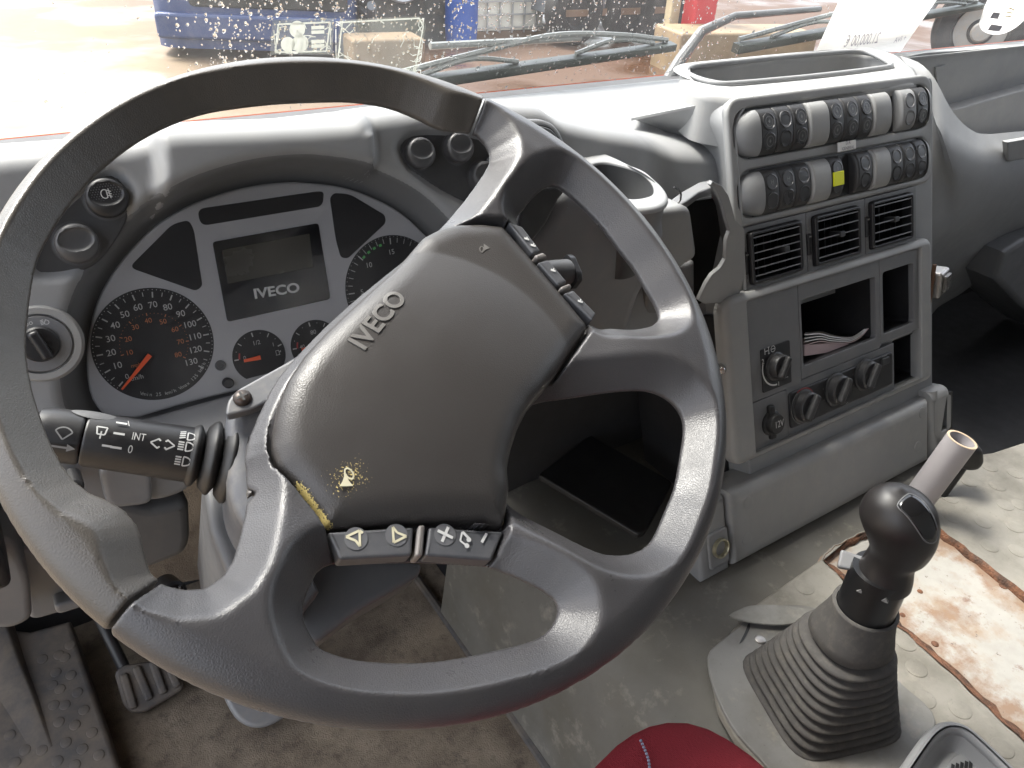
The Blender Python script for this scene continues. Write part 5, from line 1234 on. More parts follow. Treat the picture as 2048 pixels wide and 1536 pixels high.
for i, s in enumerate(np.linspace(0, .66, NF * 8 + 1)):
    ph = (s / .66 * NF) % 1; t = .0058 * (1 - .35 * s) * (abs(math.sin(math.pi * ph)) ** .55 * 2 - 1); rows.append(boot_ring(s, t + .001))
for s, t in ((.68, -.001), (.70, .002), (.76, .0022), (.86, .0008), (.96, -.0004), (.985, .0004), (1.0, .0002), (1.0, -.0030), (.96, -.004)): rows.append(boot_ring(s, t))
M().grid(np.array(rows).transpose(1, 0, 2), cu=True).build('gear_boot', BOOT, gl_, 80)
side = np.cross(axl, [0, 0, 1.]); 
Lk = np.linalg.norm(KN - TOP); rc = COLR * .93
S0 = TOP - axl * .03
M().lathe(S0, axl, [(rc, 0), (rc * .99, .03 + Lk * .40), (rc * .96, .03 + Lk * .50)], 36).build('lever_sleeve', GLOSSK if False else mat('sleeve black', (.010, .010, .011), .35, var=.1), gl_)
# knob: a palm grip swelling forward
# image-plane traced outline of the swell, given real depth round its own axis
U1 = np.cross(axl, CAM - KN); U1 /= np.linalg.norm(U1)
if (R.T @ U1)[0] < 0: U1 = -U1
W1 = np.cross(U1, axl); W1 = W1 if W1 @ (CAM - KN) > 0 else -W1
sec_px = [((1703, 1148), (1823, 1183)), ((1706, 1140), (1826, 1172)), ((1727, 1108), (1832, 1140)), ((1740, 1085), (1855, 1126)), ((1735, 1060), (1873, 1100)), ((1724, 1030), (1880, 1073)), ((1720, 1012), (1879, 1050)), ((1726, 995), (1872, 1030)), ((1740, 980), (1856, 1010)), ((1765, 972), (1835, 994)), ((1785, 973), (1815, 984))]
vk = PL(TOP, W1, axl); rows = []
for (pa, pb) in sec_px:
    A_, B_ = vk.px(pa), vk.px(pb); c_ = (A_ + B_) / 2; hu = np.linalg.norm(B_ - A_) / 2; e_ = (B_ - A_) / (2 * hu)
    dp = hu * .92; th = np.linspace(0, 2 * math.pi, 40, endpoint=False)[:, None]
    rows.append(c_ + hu * np.cos(th) * e_ + dp * np.sin(th) * W1)
rows = np.array(rows); rr_ = crv(rows.reshape(len(rows), -1), 44).reshape(44, 40, 3)
capc = rr_[-1].mean(0); rr_ = np.concatenate([rr_, (rr_[-1:] + capc) / 2 + axl * .0012, np.repeat(capc[None, None] + axl * .0016, 40, 1)], 0)
kn = M().grid(rr_.transpose(1, 0, 2), cu=True).build('gear_knob', mat('knob black', (.018, .016, .016), .42, var=.1, grain=1700, gs=.05), gl_, 180)
# glossy shift-pattern insert on the top
from mathutils.bvhtree import BVHTree
bv = BVHTree.FromPolygons([Vector(p) for p in rr_.reshape(-1, 3)], [(i * 40 + j, i * 40 + (j + 1) % 40, (i + 1) * 40 + (j + 1) % 40, (i + 1) * 40 + j) for i in range(len(rr_) - 1) for j in range(40)])
ipx = [(1795, 1011), (1812, 991), (1822, 988), (1842, 999), (1858, 1018), (1870, 1042), (1876, 1066), (1872, 1082), (1862, 1087), (1850, 1082), (1840, 1068), (1828, 1050), (1814, 1032)]
ic = crv(np.array(ipx, float), 40, True); cen = ic.mean(0); G = []; G2 = []
for f_ in np.r_[np.linspace(0, 1, 10)]:
    ringp = []
    for p in cen + (ic - cen) * f_:
        d_ = ray(p); h_ = bv.ray_cast(Vector(CAM), Vector(d_), 3)
        if h_[0] is None: hp_ = vk.px(p)
        else: hp_ = np.array(h_[0])
        ringp.append(hp_ - d_ * (.0022 - (.0018 if f_ > .95 else 0)))
    G.append(ringp)
M().grid(np.array(G).transpose(1, 0, 2), cu=True).build('shift_insert', GLOSSK, kn, 180)
M().tube(np.array(G[-1] + G[-1][:2]), .0007, 6, False).build('insert_trim', PLATE, kn, 180)
m = M(); 
for p in ((1735, 1150), (1784, 1168)): 
    O = vk.px(p) + W1 * rc * .9; plq = PL(O, W1, axl); m.prism(plq, np.array([(-.003, -.002), (.003, -.002), (0, .0025)]), -.004, .0012)
m.build('sleeve_marks', DIMP, gl_)
# silver flipper of the range selector under the knob
O0, O1 = vk.px((1692, 1122)), vk.px((1740, 1132)); dd = (O1 - O0) / np.linalg.norm(O1 - O0)
plq = PL((O0 + O1) / 2, axl * .8 + W1 * .6, dd); P = np.array([(-.009, -.017), (.009, -.017), (.006, .016), (-.006, .016)])
M().prism(plq, rpoly(P, .003), -.003, .003, .002).build('range_lever', mat('silver paint', (.20, .20, .205), .4, metal=.2, var=.05), gl_)
# ================================================================== GREY PIPE AND BLACK HANDLE BEHIND THE LEVER
vp2 = PL(TM.px((1822, 1020)), (-.577, -.816, 0)); p0 = vp2.px((1832, 1005)); p1 = vp2.px((1924, 880)); d_ = (p1 - p0); Lp = np.linalg.norm(d_); d_ /= Lp
rp_ = np.linalg.norm(vp2.px((1898, 868)) - vp2.px((1950, 884))) / 2
pp = M().lathe(p0 - d_ * .02, d_, [(rp_, 0), (rp_, Lp + .02), (rp_ * .84, Lp + .02), (rp_ * .84, .03), (0, .03)], 32).build('grey_pipe', TUBEM, None, 50); tag(pp, 'hollow grey pipe standing upright behind the gear knob', 'pipe')
M().lathe(p1 + d_ * .0004, d_, [(rp_ * .84, 0), (rp_ * 1.0, 0), (rp_ * 1.0, .0006), (rp_ * .84, .0006), (rp_ * .84, 0)], 32, cap=False).build('raw_end', mat('raw rim', (.55, .42, .30), .8, var=.15), pp)
bh = PL(vp2.P0 + np.array([.03, .03, 0]), (-.577, -.816, 0)); q = bh.uvs([(1918, 905), (1948, 893), (1970, 905), (1972, 930), (1960, 944), (1938, 946), (1912, 936)])
bk = M().prism(bh, rpoly(ccw(q), .006, 3), -.03, 0, .008); O = bh.w(q.mean(0), -.015); bk.tube([O, O * .6 + .4 * np.array([O[0] - .02, O[1], TZ]), np.array([O[0] - .03, O[1], TZ - .002])], .009, 12)
bko = bk.build('black_handle', RUBBER, None); tag(bko, 'black plastic handle half hidden behind the grey pipe', 'handle')
# ================================================================== STORAGE TRAY AT THE LOWER RIGHT
trp = ZP(.325); q = trp.uvs([(1740, 1620), (1838, 1478), (1866, 1448), (1888, 1438), (1920, 1440), (1958, 1462), (2060, 1560), (2120, 1640)])
st_ = thing('storage_tray', 'grey moulded storage tray corner at the lower right of the photo', 'tray', trp.px((1930, 1520)))
qo = crv(np.vstack([crv(q, 40), [[q[-1][0], q[-1][1] - .1], [q[0][0], q[0][1] - .08]]]), 90, True); qo = ccw(qo)
qi = inset(qo, .012)
M().prism(trp, qo, -.07, 0, .007, holes=[qi]).build('tray_rim', GREY, st_)
m = M(); m.grid(np.array([trp.w(inset(qo, a_), np.full(len(qo), h_)) for a_, h_ in ((.011, -.006), (.017, -.02), (.020, -.024))]).transpose(1, 0, 2), cu=True); m.flat(trp, inset(qo, .0195), -.0238); m.build('tray_well', GREY, st_)
tb = PL((0, 0, .325 - .0238), (0, 0, 1), (0, 1, 0)); 
disc = crv(tb.uvs([(1892, 1545), (1903, 1520), (1930, 1508), (1956, 1522), (1962, 1560), (1930, 1590), (1900, 1580)]), 30, True)
dk = M().prism(tb, ccw(disc), .0, .0025, .001).build('speaker_boss', GREY, st_)
for i in range(5):
    a_, b_ = tb.uv((1904 + i * 9, 1532 - i * 2)), tb.uv((1897 + i * 9, 1590)); m = M(); line(m, tb, a_, b_, .003, .0031); m.build('slot', BLACK, dk)
# ================================================================== SEAT
seat = thing('driver_chair', 'red cloth driver seat cushion with grey stitching at the bottom edge', 'seat', (.12, -.3, .4))
SZ = ZP(.43); q = SZ.uvs([(x_ + 14, y_ - 24) for x_, y_ in ((1070, 1630), (1158, 1552), (1218, 1492), (1275, 1458), (1325, 1447), (1378, 1452), (1436, 1478), (1500, 1525), (1575, 1600))])
so_ = np.vstack([q, [[q[-1][0] + .02, -.34], [q[-1][0] + .02, -.75], [q[0][0] - .16, -.75], [q[0][0] - .16, q[0][1] - .16], [q[0][0] - .07, q[0][1] - .07]]])
so_ = ccw(crv(so_, 110, True))
rings = [(0, -.12), (-.004, -.06), (0, -.022), (.006, -.008), (.016, -.001), (.03, .003), (.06, .007), (.1, .010)]
m = M(); m.grid(np.array([SZ.w(so_ + (so_.mean(0) - so_) * (a_ * 2.2), np.full(len(so_), h_)) for a_, h_ in rings]).transpose(1, 0, 2), cu=True); m.flat(SZ, so_ + (so_.mean(0) - so_) * .22, .010); m.build('seat_cushion', REDF, seat, 180)
st1 = [SZ.px(p, .0065 + .001) for p in ((1281, 1480), (1290, 1500), (1297, 1520), (1300, 1545), (1305, 1580))]
stp = crv(st1, 30)
for k in range(0, 28, 2): M().tube([stp[k], stp[k + 1]], .0011, 6).build('stitch', THREAD, seat)
# ================================================================== PEDALS
pf_ = PL((0, .45, .06), (0, -.55, .83))
def pedal():
    t_ = thing('brake_pedal', 'dusty ribbed rubber brake pedal on its arm under the wheel rim', 'pedal', pf_.px((300, 1370)))
    q = pf_.uvs([(228, 1345), (245, 1330), (330, 1318), (352, 1330), (369, 1366), (364, 1380), (290, 1424), (262, 1426), (246, 1410)])
    M().prism(pf_, rpoly(ccw(q), .006, 3), -.012, 0, .004).build('pedal_pad', PEDALR, t_)
    for a_, b_ in (((247, 1348), (268, 1418)), ((272, 1333), (300, 1400)), ((305, 1322), (328, 1388)), ((340, 1338), (356, 1374))):
        A_, B_ = pf_.uv(a_), pf_.uv(b_); d_ = (B_ - A_) / np.linalg.norm(B_ - A_); n_ = np.array([-d_[1], d_[0]]) * .0052
        M().prism(pf_, rpoly(ccw([A_ - n_, B_ - n_, B_ + n_, A_ + n_]), .004, 3), -.001, .0055, .003).build('pedal_rib', PEDALR, t_)
    A_ = pf_.px((248, 1335), -.01); M().tube([A_, A_ + np.array([-.01, .05, .06]), YP(.5).px((225, 1200))], .008, 10).build('pedal_arm', BLACK, t_)
pedal()
pa = PL((0, .30, .05), (0, -.6, .8)); q = pa.uvs([(440, 1350), (620, 1395), (575, 1425), (550, 1447), (520, 1458), (490, 1450), (470, 1432), (456, 1405)])
q = pa.uvs([(443, 1380), (456, 1412), (474, 1440), (500, 1455), (528, 1456), (556, 1444), (576, 1430), (600, 1300), (460, 1280)])
ap = M().prism(pa, rpoly(ccw(q), .012, 4), -.012, 0, .005).build('accelerator_pedal', mat('worn pedal grey', (.20, .20, .205), .4, var=.1, dust=(.3, .26, .2), dustamt=.4)); tag(ap, 'smooth grey accelerator pedal with a rounded end below the wheel rim', 'pedal')
# dimpled rubber footrest at the far left
ft = thing('footrest_mat', 'dusty dimpled rubber footrest in the driver footwell', 'footrest', (-.32, .45, .05))
def FR(p, h=.05): return ZP(h).px(p)
fp = PL((-.3, .45, .06), (.0, -.20, .98)); q = fp.uvs([(-120, 1262), (0, 1255), (60, 1262), (140, 1240), (160, 1300), (180, 1360), (205, 1430), (240, 1536), (270, 1640), (-120, 1640)])
M().prism(fp, ccw(q), -.06, 0, .006).build('footrest_pad', PEDALR, ft)
rdg = [fp.px(p, h) for p, h in (((18, 1262), .004), ((40, 1330), .004), ((70, 1400), .002), ((98, 1490), -.002))]
G = []
for k, p in enumerate(crv([fp.uv((12, 1255)), fp.uv((38, 1330)), fp.uv((66, 1400)), fp.uv((99, 1495))], 14)):
    f_ = 1 - k / 13; G.append([fp.w(p + np.array([x * (.35 + .65 * f_), 0]), h_ * f_ + .0003) for x, h_ in ((-.05, 0), (-.022, .012), (0, .022), (.004, .02), (.010, 0))])
M().grid(np.array(G)).build('footrest_ridge', PEDALR, ft, 60)
dots = [(130, 1315), (142, 1350), (155, 1385), (168, 1420), (184, 1465), (198, 1510), (112, 1345), (120, 1378), (130, 1410), (150, 1450), (165, 1498), (85, 1318), (108, 1410), (118, 1444), (132, 1485), (115, 1522), (48, 1418), (66, 1464), (50, 1500), (84, 1500), (30, 1525), (150, 1530), (20, 1470), (140, 1290), (118, 1310), (105, 1370)]
pr0 = None
for p in dots:
    O = fp.px(p)
    if pr0 is None: pr0 = M().lathe(O, fp.n, [(.0066, -.001), (.0066, .0005), (.0056, .0011), (0, .0012)], 16).build('dimple', PEDALR, ft); po = O
    else: inst(pr0, O - po, ft)
# ================================================================== CAB SHELL (windscreen frame, roof, sides) - what shuts out the light
def wall(nm, m, mt=DARKIN): o = m.build(nm, mt); tag(o, kind='structure'); return o
m = M(); m.box((-.72, -1.2, 1.72), (2.25, .46, 1.76)); wall('cab_ceiling', m, ROOFM)
m = M(); m.box((-.72, -1.24, -.03), (2.25, -1.2, 1.72)); wall('cab_rear_wall', m, ROOFM)
m = M(); m.box((2.25, -1.2, -.03), (2.29, .60, .78)); m.box((2.25, -1.2, .781), (2.29, -.75, 1.72)); m.box((2.25, .42, .781), (2.29, .60, 1.72)); wall('cab_wall', m, DARKIN)
m = M(); m.box((-.76, -1.2, -.03), (-.72, -.85, 1.72)); m.box((-.76, .50, -.03), (-.72, .62, 1.72)); m.box((-.76, .36, .80), (-.72, .499, 1.72)); wall('cab_wall', m, DARKIN)
m = M(); m.box((.26, -1.2, -.03), (2.25, .60, -.001)); m.box((-.72, .604, -.03), (2.25, .64, .712)); wall('cab_bulkhead', m, DARKIN)
# ================================================================== WINDSCREEN, WIPERS, STICKERS
WS = PL((0, .60, .715), (0, -math.cos(math.radians(9)), -math.sin(math.radians(9))))
wsd = thing('windscreen', 'rain speckled truck windscreen above the dashboard', 'windscreen', (.7, .6, .72))
m = M(); m.flat(WS, rect(-.70, -.01, 2.24, 1.02), 0); m.build('glass_pane', GLASS, wsd)
dr = M(); 
for k in range(2200):
    if RNG.random() < .62: p = (RNG.uniform(330, 1480), RNG.uniform(-10, 150))
    else: p = (RNG.uniform(40, 1700), RNG.uniform(-20, 220))
    if p[0] < 420 and RNG.random() < .75: continue
    uvp = WS.uv(p); r_ = min(RNG.lognormal(-6.85, .42), .003); el = RNG.uniform(.7, 1.1)
    if uvp[1] < .005: continue
    O = WS.w(uvp, -.0002); A_ = RNG.uniform(0, 6.28); n = 7; t_ = np.linspace(0, 2 * math.pi, n, endpoint=False) + A_
    wob = 1 + RNG.normal(0, .16, n); base_ = np.stack([np.cos(t_) * wob * r_, np.sin(t_) * wob * r_ / el], 1)
    P0_ = WS.w(uvp + base_, np.full(n, -.0003)); P1_ = WS.w(uvp + base_ * .72 - [0, r_ * .08], np.full(n, -.0003 - r_ * .38)); ap_ = WS.w((uvp - [0, r_ * .15])[None], np.array([-.0003 - r_ * .55]))
    dr.add(np.vstack([P0_, P1_, ap_]), [(i, i + n, (i + 1) % n + n, (i + 1) % n) for i in range(n)] + [(i + n, 2 * n, (i + 1) % n + n) for i in range(n)])
dd_ = dr.build('raindrops', DROP, wsd, 180); dd_['kind'] = 'stuff'
WO = PL(WS.P0 - WS.n * .0, WS.n)
def wiper(name, label, a, b, arm, h=-.02):
    t_ = thing(name, label, 'wiper', WS.px(a, h), 'windscreen wipers lying across the outside of the glass')
    A_, B_ = WS.uv(a, h), WS.uv(b, h); d_ = (B_ - A_) / np.linalg.norm(B_ - A_); n_ = np.array([-d_[1], d_[0]])
    RB = mat('wiper dark', (.02, .026, .023), .4, var=.1)
    M().prism(WS, ccw([A_ - n_ * .011, B_ - n_ * .008, B_ + n_ * .003, A_ + n_ * .004]), h - .006, h + .012, .002).build('wiper_rubber', RB, t_)
    fr_ = [WS.w(A_ + d_ * .01 + n_ * .009, h - .004), WS.w(A_ + (B_ - A_) * .3 + n_ * .024, h - .006), WS.w(A_ + (B_ - A_) * .55 + n_ * .034, h - .008), WS.w(A_ + (B_ - A_) * .8 + n_ * .022, h - .006), WS.w(B_ - d_ * .01 + n_ * .006, h - .004)]
    MT = mat('wiper metal', (.16, .17, .165), .3, metal=.2, var=.1)
    M().tube(crv(np.array(fr_), 24), .0042, 6).build('blade_frame', MT, t_)
    for f0, f1 in ((.12, .42), (.62, .92)): M().tube(crv(np.array([WS.w(A_ + (B_ - A_) * f0 + n_ * .006, h), WS.w(A_ + (B_ - A_) * (f0 + f1) / 2 + n_ * .017, h - .004), WS.w(A_ + (B_ - A_) * f1 + n_ * .006, h)]), 12), .0036, 6).build('blade_bow', MT, t_)
    pts = [WS.px(p, hh) for p, hh in arm]
    if len(pts) > 2: M().tube(pts, [.010, .0105, .009, .0065, .005][:len(pts)], 10).build('wiper_arm', mat('wiper arm paint', (.09, .093, .097), .35, var=.15), t_)
    else: M().tube(pts, .005, 8).build('wiper_arm', MT, t_)
wiper('windscreen_wiper', 'long black wiper blade lying along the foot of the glass above the steering wheel', (760, 170), (1345, 88), [((1160, 76), -.03), ((860, 92), -.03)])
wiper('windscreen_wiper', 'wiper with bent grey arm next to the white price sheet', (1470, 92), (1960, 8), [((1332, 165), -.035), ((1362, 118), -.045), ((1404, 62), -.05), ((1470, 32), -.045), ((1640, 18), -.03)])
# price sheet leaning inside the glass, its print seen from behind
ps = PL(WS.P0 + WS.n * .012, WS.n + np.array([0, 0, .0]))
sheet = M().prism(ps, ccw(ps.uvs([(1632, 102), (1690, -25), (1890, -25), (1800, 104)])), 0, .0006).build('price_sheet', SHEET); tag(sheet, 'white paper price sheet standing against the inside of the windscreen', 'paper sheet')
m = M(); put(m, ps, '21.000,00 €', ps.uv((1724, 80)), .030, math.atan2(*(ps.uv((1778, 74)) - ps.uv((1680, 86)))[::-1]), .0009, mirror=True, sx=.72); m.build('price_print', mat('show through ink', (.50, .48, .55), .8), sheet); m = M(); put(m, ps, '+ IVA', ps.uv((1800, 78)), .016, .1, .0009, mirror=True); m.build('tax_print', mat('show through ink', (.50, .48, .55), .8), sheet)
sp_ = PL(WS.P0 + WS.n * .002, WS.n)
rs = M().prism(sp_, ccw(crv(sp_.uvs([(1962, 35), (1958, 48), (1966, 62), (1985, 69), (2010, 66), (2035, 52), (2055, 30), (2060, 0), (2045, -25), (2000, -25), (1975, 0)]), 40, True)), 0, .0006).build('round_sticker', SHEET); tag(rs, 'round white sticker with grey squares on the top right of the glass', 'sticker')
m = M()
for q in ([(1986, 24), (2000, 26), (1995, 38), (1979, 36)], [(1982, 48), (2005, 52), (1998, 63), (1974, 60)]): m.flat(sp_, ccw(sp_.uvs(q)), .0009)
m.build('grey_squares', mat('grey ink', (.30, .28, .29), .7), rs)
m = M()
for a_, b_ in (((2019, 43), (2036, 22)), ((2010, 32), (2018, 16)), ((2018, 16), (2027, 19)), ((2027, 19), (2021, 33)), ((2010, 32), (2021, 33)), ((2014, 24), (2024, 26))): line(m, sp_, sp_.uv(a_), sp_.uv(b_), .0022, .0009)
m.build('ochre_marks', mat('ochre ink', (.55, .40, .15), .7), rs)
def permit(name, label, out, inn_, clear, group):
    b_ = M().prism(sp_, ccw(sp_.uvs(out)), 0, .0005).build(name, FILM if clear else FILM); tag(b_, label, 'sticker', group)
    P = ccw(sp_.uvs(inn_)); m = M(); n = len(P)
    for i in range(n): line(m, sp_, P[i], P[(i + 1) % n], .0018, .0009)
    bb0, bb1 = P.min(0), P.max(0); w_, h_ = bb1 - bb0
    rg = np.random.default_rng(3 if clear else 5)
    for k in range(46 if clear else 22):       # cracked film: wandering white creases from the edge
        p_ = bb0 + rg.random(2) * [w_, h_]; e_ = rg.integers(0, 3); p_[0] = (bb0[0], bb1[0], p_[0])[e_]; a_ = rg.uniform(0, 6.28)
        for s_ in range(rg.integers(2, 6)):
            q_ = p_ + np.array([math.cos(a_), math.sin(a_)]) * rg.uniform(.003, .008); q_ = np.clip(q_, bb0, bb1)
            if np.linalg.norm(q_ - p_) > 1e-4: line(m, sp_, p_, q_, rg.uniform(.0006, .0014), .0009)
            p_ = q_; a_ += rg.normal(0, .7)
    m.build('creases', STICK, b_); return b_, P
pA, P = permit('permit_sticker', 'small cracked permit sticker with three white roundels on the glass', [(545, 40), (668, 36), (664, 108), (540, 108)], [(556, 48), (660, 44), (652, 102), (550, 104)], False, 'old permit stickers on the windscreen')
m = M()
for p, r_ in (((594, 58), .0095), ((600, 86), .0100), ((575, 88), .0085)): dot(m, sp_, sp_.uv(p), r_, .0011, 20)
for y_ in (55, 64, 83, 92): line(m, sp_, sp_.uv((622, y_)), sp_.uv((648, y_ - 1)), .004, .0011)
m.build('printed_marks', STICK, pA)
permit('permit_sticker', 'larger transparent crazed sticker beside the small permit', [(680, 40), (840, 32), (852, 50), (832, 150), (668, 150)], [(684, 44), (838, 36), (846, 52), (828, 148), (672, 148)], True, 'old permit stickers on the windscreen')
# papers in the console pocket
pd = thing('document_stack', 'curled pale pages lying in the big console pocket', 'papers', CON.px((1670, 700), -.01))
def sheetpg(k):
    du = .001 * k; A_ = [(1609, 690 - k * 7), (1640, 682 - k * 5), (1665, 685 - k * 4), (1700, 684 - k * 3), (1722, 672 - k * 3), (1736, 656 - k * 2.0)]
    f = crv([CON.px(p, -.004 - .002 * k) for p in A_], 24); b = crv([CON.px(p, -.07) + np.array([0, 0, .004]) for p in A_], 24)
    return np.stack([f, b])
for k in range(4):
    G = sheetpg(k).transpose(1, 0, 2); M().sheet(G, .0012).build('page', PAPER if k else mat('pinkish page', (.55, .42, .42), .7), pd)
q = [(1609, 705), (1690, 690), (1690, 686), (1609, 690)]
M().prism(CON, ccw(CON.uvs([(1609, 712), (1609, 691), (1660, 686), (1705, 688), (1690, 694), (1650, 706)], -.006)), -.07, -.006).build('page_block', mat('pinkish page', (.55, .42, .42), .7), pd)
# ================================================================== OUTSIDE
GZ = -1.25; GP = ZP(GZ)
m = M(); m.flat(GP, circ((0, 0), 260, 64), 0); gd = m.build('ground', YARD); tag(gd, kind='structure')
def obox(m, c, sx, sy, z0, z1, ang, r=.06, bev=.04):
    pl = PL((c[0], c[1], GZ), (0, 0, 1), (-math.sin(ang), math.cos(ang), 0)); m.prism(pl, rpoly(rect(-sx / 2, -sy / 2, sx / 2, sy / 2), r, 3), z0, z1, bev); return pl
# blue van
bv_ = thing('blue_van', 'blue van parked in the sandy yard beyond the left of the windscreen', 'van', (3.6, 12.2, GZ))
a_ = GP.px((352, 80)); b_ = GP.px((720, 92)); mid_b = (a_ + b_) / 2; ang_b = math.atan2(*(b_ - a_)[:2][::-1]); wv = np.linalg.norm(b_ - a_) * .98
nb = np.array([-math.sin(ang_b), math.cos(ang_b)]); cb = mid_b[:2] + nb * 1.0
m = M(); plb = obox(m, cb, wv, 4.4, .12, 1.5, ang_b, .35, .15); m.build('van_body', BLUEP, bv_, 60)
m = M(); obox(m, cb + nb * .5, wv * .9, 3.0, 1.5, 2.1, ang_b, .3, .12); m.build('van_cabin', VDARK, bv_)
fp_ = PL((*(cb - nb * 2.2), GZ), (-nb[0], -nb[1], 0))
m = M(); m.prism(fp_, rpoly(rect(-wv * .30, .62, wv * .48, 1.25), .08), 0, .03, .02); m.build('grille', VDARK, bv_)
m = M(); m.prism(fp_, rpoly(rect(-wv * .47, .24, wv * .47, .55), .06), 0, .09, .04); m.build('bumper', BLUEP, bv_)
for sx in (-1, 1):
    m = M(); m.prism(fp_, rpoly(rect(sx * wv * .40 - .16, .78, sx * wv * .40 + .16, 1.08), .06), .03, .07, .03); m.build('headlight', GALV, bv_)
    for yy in (.9, 3.4):
        O = np.r_[cb - nb * 2.2 + nb * yy + np.array([nb[1], -nb[0]]) * (sx * wv * .46), GZ + .34]; M().lathe(O, (nb[1] * sx, -nb[0] * sx, 0), [(.0, -.12), (.34, -.12), (.34, .08), (.2, .1), (0, .08)], 24).build('wheel', TYRE, bv_)
# white tank in its cage
def tank(px0, px1, hgt, label):
    A_, B_ = GP.px(px0), GP.px(px1); w_ = np.linalg.norm(B_ - A_); an = math.atan2(*(B_ - A_)[:2][::-1]); n_ = np.array([-math.sin(an), math.cos(an)]); c_ = (A_ + B_)[:2] / 2 + n_ * w_ / 2
    t_ = thing('caged_tank', label, 'tank', (*c_, GZ)); m = M(); obox(m, c_, w_ * .95, w_ * .95, .15, hgt, an, .1, .06); m.build('tank_body', IBCW, t_)
    fpl = PL((*((A_ + B_)[:2] / 2), GZ), (-n_[0], -n_[1], 0))
    for k in range(7): m = M(); x = -w_ / 2 + w_ * k / 6; m.prism(fpl, rect(x - .012, .12, x + .012, hgt + .02), 0, .025); m.build('cage_bar', GALV, t_)
    for k in range(6): m = M(); y = .2 + (hgt - .25) * k / 5; m.prism(fpl, rect(-w_ / 2, y - .012, w_ / 2, y + .012), .026, .05); m.build('cage_rail', GALV, t_)
    m = M(); obox(m, c_, w_, w_, 0, .14, an, .01, .01); m.build('pallet', BROWNC, t_); return t_
tank((948, 84), (1092, 78), 1.2, 'white caged liquid tank standing in the yard right of the blue drum')
tank((690, 152), (832, 150), .75, 'low white crate tank in the yard behind the crazed sticker') if False else None
A_ = GP.px((922, 90)); ds = M().lathe(A_, (0, 0, 1), [(.0, 0), (.23, 0), (.235, .03), (.25, .3), (.255, .31), (.25, .33), (.25, .62), (.255, .63), (.25, .65), (.24, .9), (.2, .92), (0, .92)], 28).build('blue_drum', BLUEB); tag(ds, 'blue plastic drum standing left of the white caged tank', 'drum')
# dark tangled machinery block behind the stickers
mc_ = thing('scrap_pile', 'dark pile of scrap machinery between the blue van and the drum', 'scrap pile', (5.3, 12.5, GZ))
A_, B_ = GP.px((720, 95)), GP.px((900, 92)); c_ = (A_ + B_)[:2] / 2 + np.array([.2, .7]); w_ = np.linalg.norm(B_ - A_)
m = M(); obox(m, c_, w_ * .9, 1.2, 0, 1.1, -.15, .05, .03); m.build('machine_casing', mat('scrap dark', (.05, .05, .045), .7, var=.4, dust=(.2, .15, .1), dustamt=.6, dirtscale=2), mc_)
for k in range(16):
    p_ = np.r_[c_ + RNG.uniform(-.7, .7, 2) * [1, .4] + [0, -.65], GZ + RNG.uniform(.2, 1.5)]; q_ = p_ + RNG.normal(0, .4, 3); q_[2] = max(q_[2], GZ + .05)
    M().tube([p_, q_], RNG.uniform(.03, .07), 8).build('scrap_bar', (BROWNC, VGREY, TYRE, GALV)[k % 4], mc_)
O = np.r_[c_ + [-.25, -.72], GZ + .95]; t_ = np.linspace(0, 2 * math.pi, 40); M().tube([O + np.array([.33 * math.cos(a), -.02, .33 * math.sin(a)]) for a in t_], .03, 8).build('hoop', GALV, mc_)
M().lathe(O, (0, -1, 0), [(0, 0), (.12, 0), (.12, .05), (0, .06)], 20).build('hub_disc', IBCW, mc_)
sx_ = GP.px((790, 150)); m = M(); obox(m, sx_[:2] + [0, .3], .95, .55, 0, .42, -.15, .05, .04); cr_ = m.build('brown_crate', BROWNC); tag(cr_, 'rusty brown crate on the ground beyond the wiper blade', 'crate')
# grey truck
gt_ = thing('grey_truck', 'grey truck with stacked dark tyres parked behind the wiper blade', 'truck', (9.2, 11.6, GZ))
A_, B_ = GP.px((1098, 92)), GP.px((1335, 78)); w_ = np.linalg.norm(B_ - A_); an = math.atan2(*(B_ - A_)[:2][::-1]); n_ = np.array([-math.sin(an), math.cos(an)]); c_ = (A_ + B_)[:2] / 2 + n_ * 2.
m = M(); obox(m, c_, w_, 4., .45, 2.6, an, .15, .1); m.build('truck_body', VGREY, gt_)
fpl = PL((*((A_ + B_)[:2] / 2), GZ), (-n_[0], -n_[1], 0))
for k in range(3): 
    m = M(); x0 = -w_ / 2 + .08 + k * w_ / 3; m.prism(fpl, rpoly(rect(x0, .85, x0 + w_ / 3 - .12, 1.35), .06), 0, .05, .02); m.build('side_panel', mat('truck mid grey', (.20, .21, .22), .45, var=.1, dirtscale=2), gt_)
for x in (-.32, .12, .40):
    O = fpl.w(np.array([x * w_, .5]), -.15); M().lathe(O, fpl.n, [(0, 0), (.48, 0), (.5, .05), (.5, .22), (.46, .27), (.26, .27), (.22, .2), (0, .2)], 32).build('wheel', TYRE, gt_)
m = M(); m.prism(fpl, rect(-w_ * .5, .42, w_ * .5, .52), -.05, .06); m.build('side_rail', BROWNC, gt_)
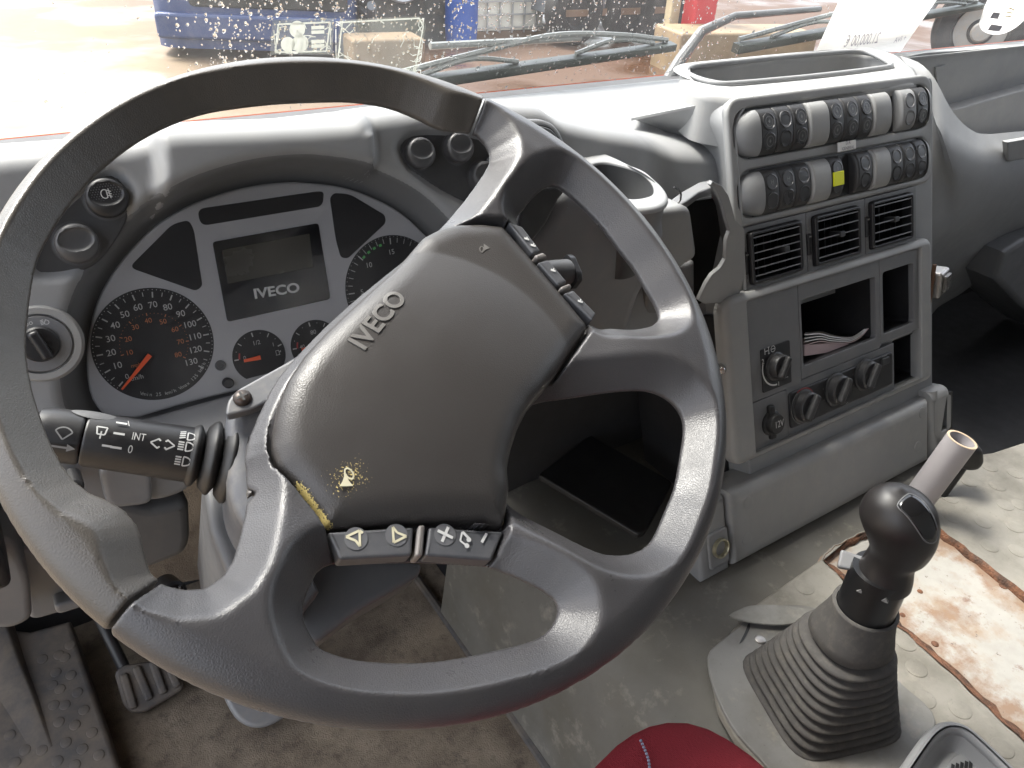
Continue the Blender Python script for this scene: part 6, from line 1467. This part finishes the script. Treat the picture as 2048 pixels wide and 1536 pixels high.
# brown post, red post
A_ = GP.px((1330, 120)); m = M(); obox(m, A_[:2], .16, .16, 0, 2.4, -.1, .02, .01); o = m.build('timber_post', mat('pale timber', (.36, .29, .18), .8, var=.2, dirtscale=5)); tag(o, 'pale timber post standing left of the red post', 'post')
A_ = GP.px((1382, 122)); m = M(); obox(m, A_[:2], .42, .3, 0, 2.4, -.1, .05, .03); m.prism(GP, circ(A_[:2], .34, 20), 0, .05); o = m.build('red_post', REDS); tag(o, 'thick red post behind the bent wiper arm', 'post')
A_, B_ = GP.px((1390, 165)), GP.px((1600, 140)); m = M(); c_ = (A_ + B_)[:2] / 2; obox(m, c_ + [.1, .5], np.linalg.norm(B_ - A_), .8, 0, .55, -.25, .05, .04); o = m.build('steel_skip', mat('ochre steel', (.20, .145, .085), .6, var=.25, dust=(.2, .12, .07), dustamt=.5, dirtscale=3)); tag(o, 'low tan steel skip on the ground below the second wiper', 'skip')
# trailer with big tyre on the right
tl = thing('trailer', 'grey trailer on a big tyre seen right of the price sheet', 'trailer', (13, 9, GZ))
A_ = GP.px((1930, 150)); fpl = PL((A_[0], A_[1], GZ), (-.82, -.57, 0)); O = fpl.w(np.array([0, .62]), 0)
M().lathe(O, fpl.n, [(0, -.3), (.62, -.3), (.66, -.22), (.66, -.02), (.60, .05), (.40, .05), (.36, -.03), (.20, -.05), (.16, .03), (0, .04)], 48).build('tyre', TYRE, tl)
M().lathe(O + fpl.n * .012, fpl.n, [(.37, -.03), (.30, -.06), (.18, -.03), (.12, .05), (0, .06)], 32).build('wheel_rim', mat('rim grey', (.25, .24, .22), .5, dust=(.3, .22, .14), dustamt=.6, dirtscale=4), tl)
t_ = np.linspace(.15, math.pi - .15, 24); M().tube([O + fpl.u * .8 * math.cos(a) + fpl.v * .8 * math.sin(a) for a in t_], .04, 8).build('mudguard', VGREY, tl)
m = M(); m.prism(fpl, rect(-2.2, 1.35, 2.6, 2.5), -1.8, -.1, .03); m.build('trailer_body', VGREY, tl)
# orange cowl of this truck, outside and below the glass
m = M(); G = np.array([[(x, y, z) for y, z in ((.645, .712), (.67, .700), (.70, .66), (.73, .60), (.75, .5))] for x in np.linspace(-.68, 2.2, 24)]); m.sheet(G, .003); o = m.build('cab_cowl', ORANGEC, None, 60); tag(o, 'strip of orange painted cab cowl outside the foot of the windscreen', 'cab cowl')
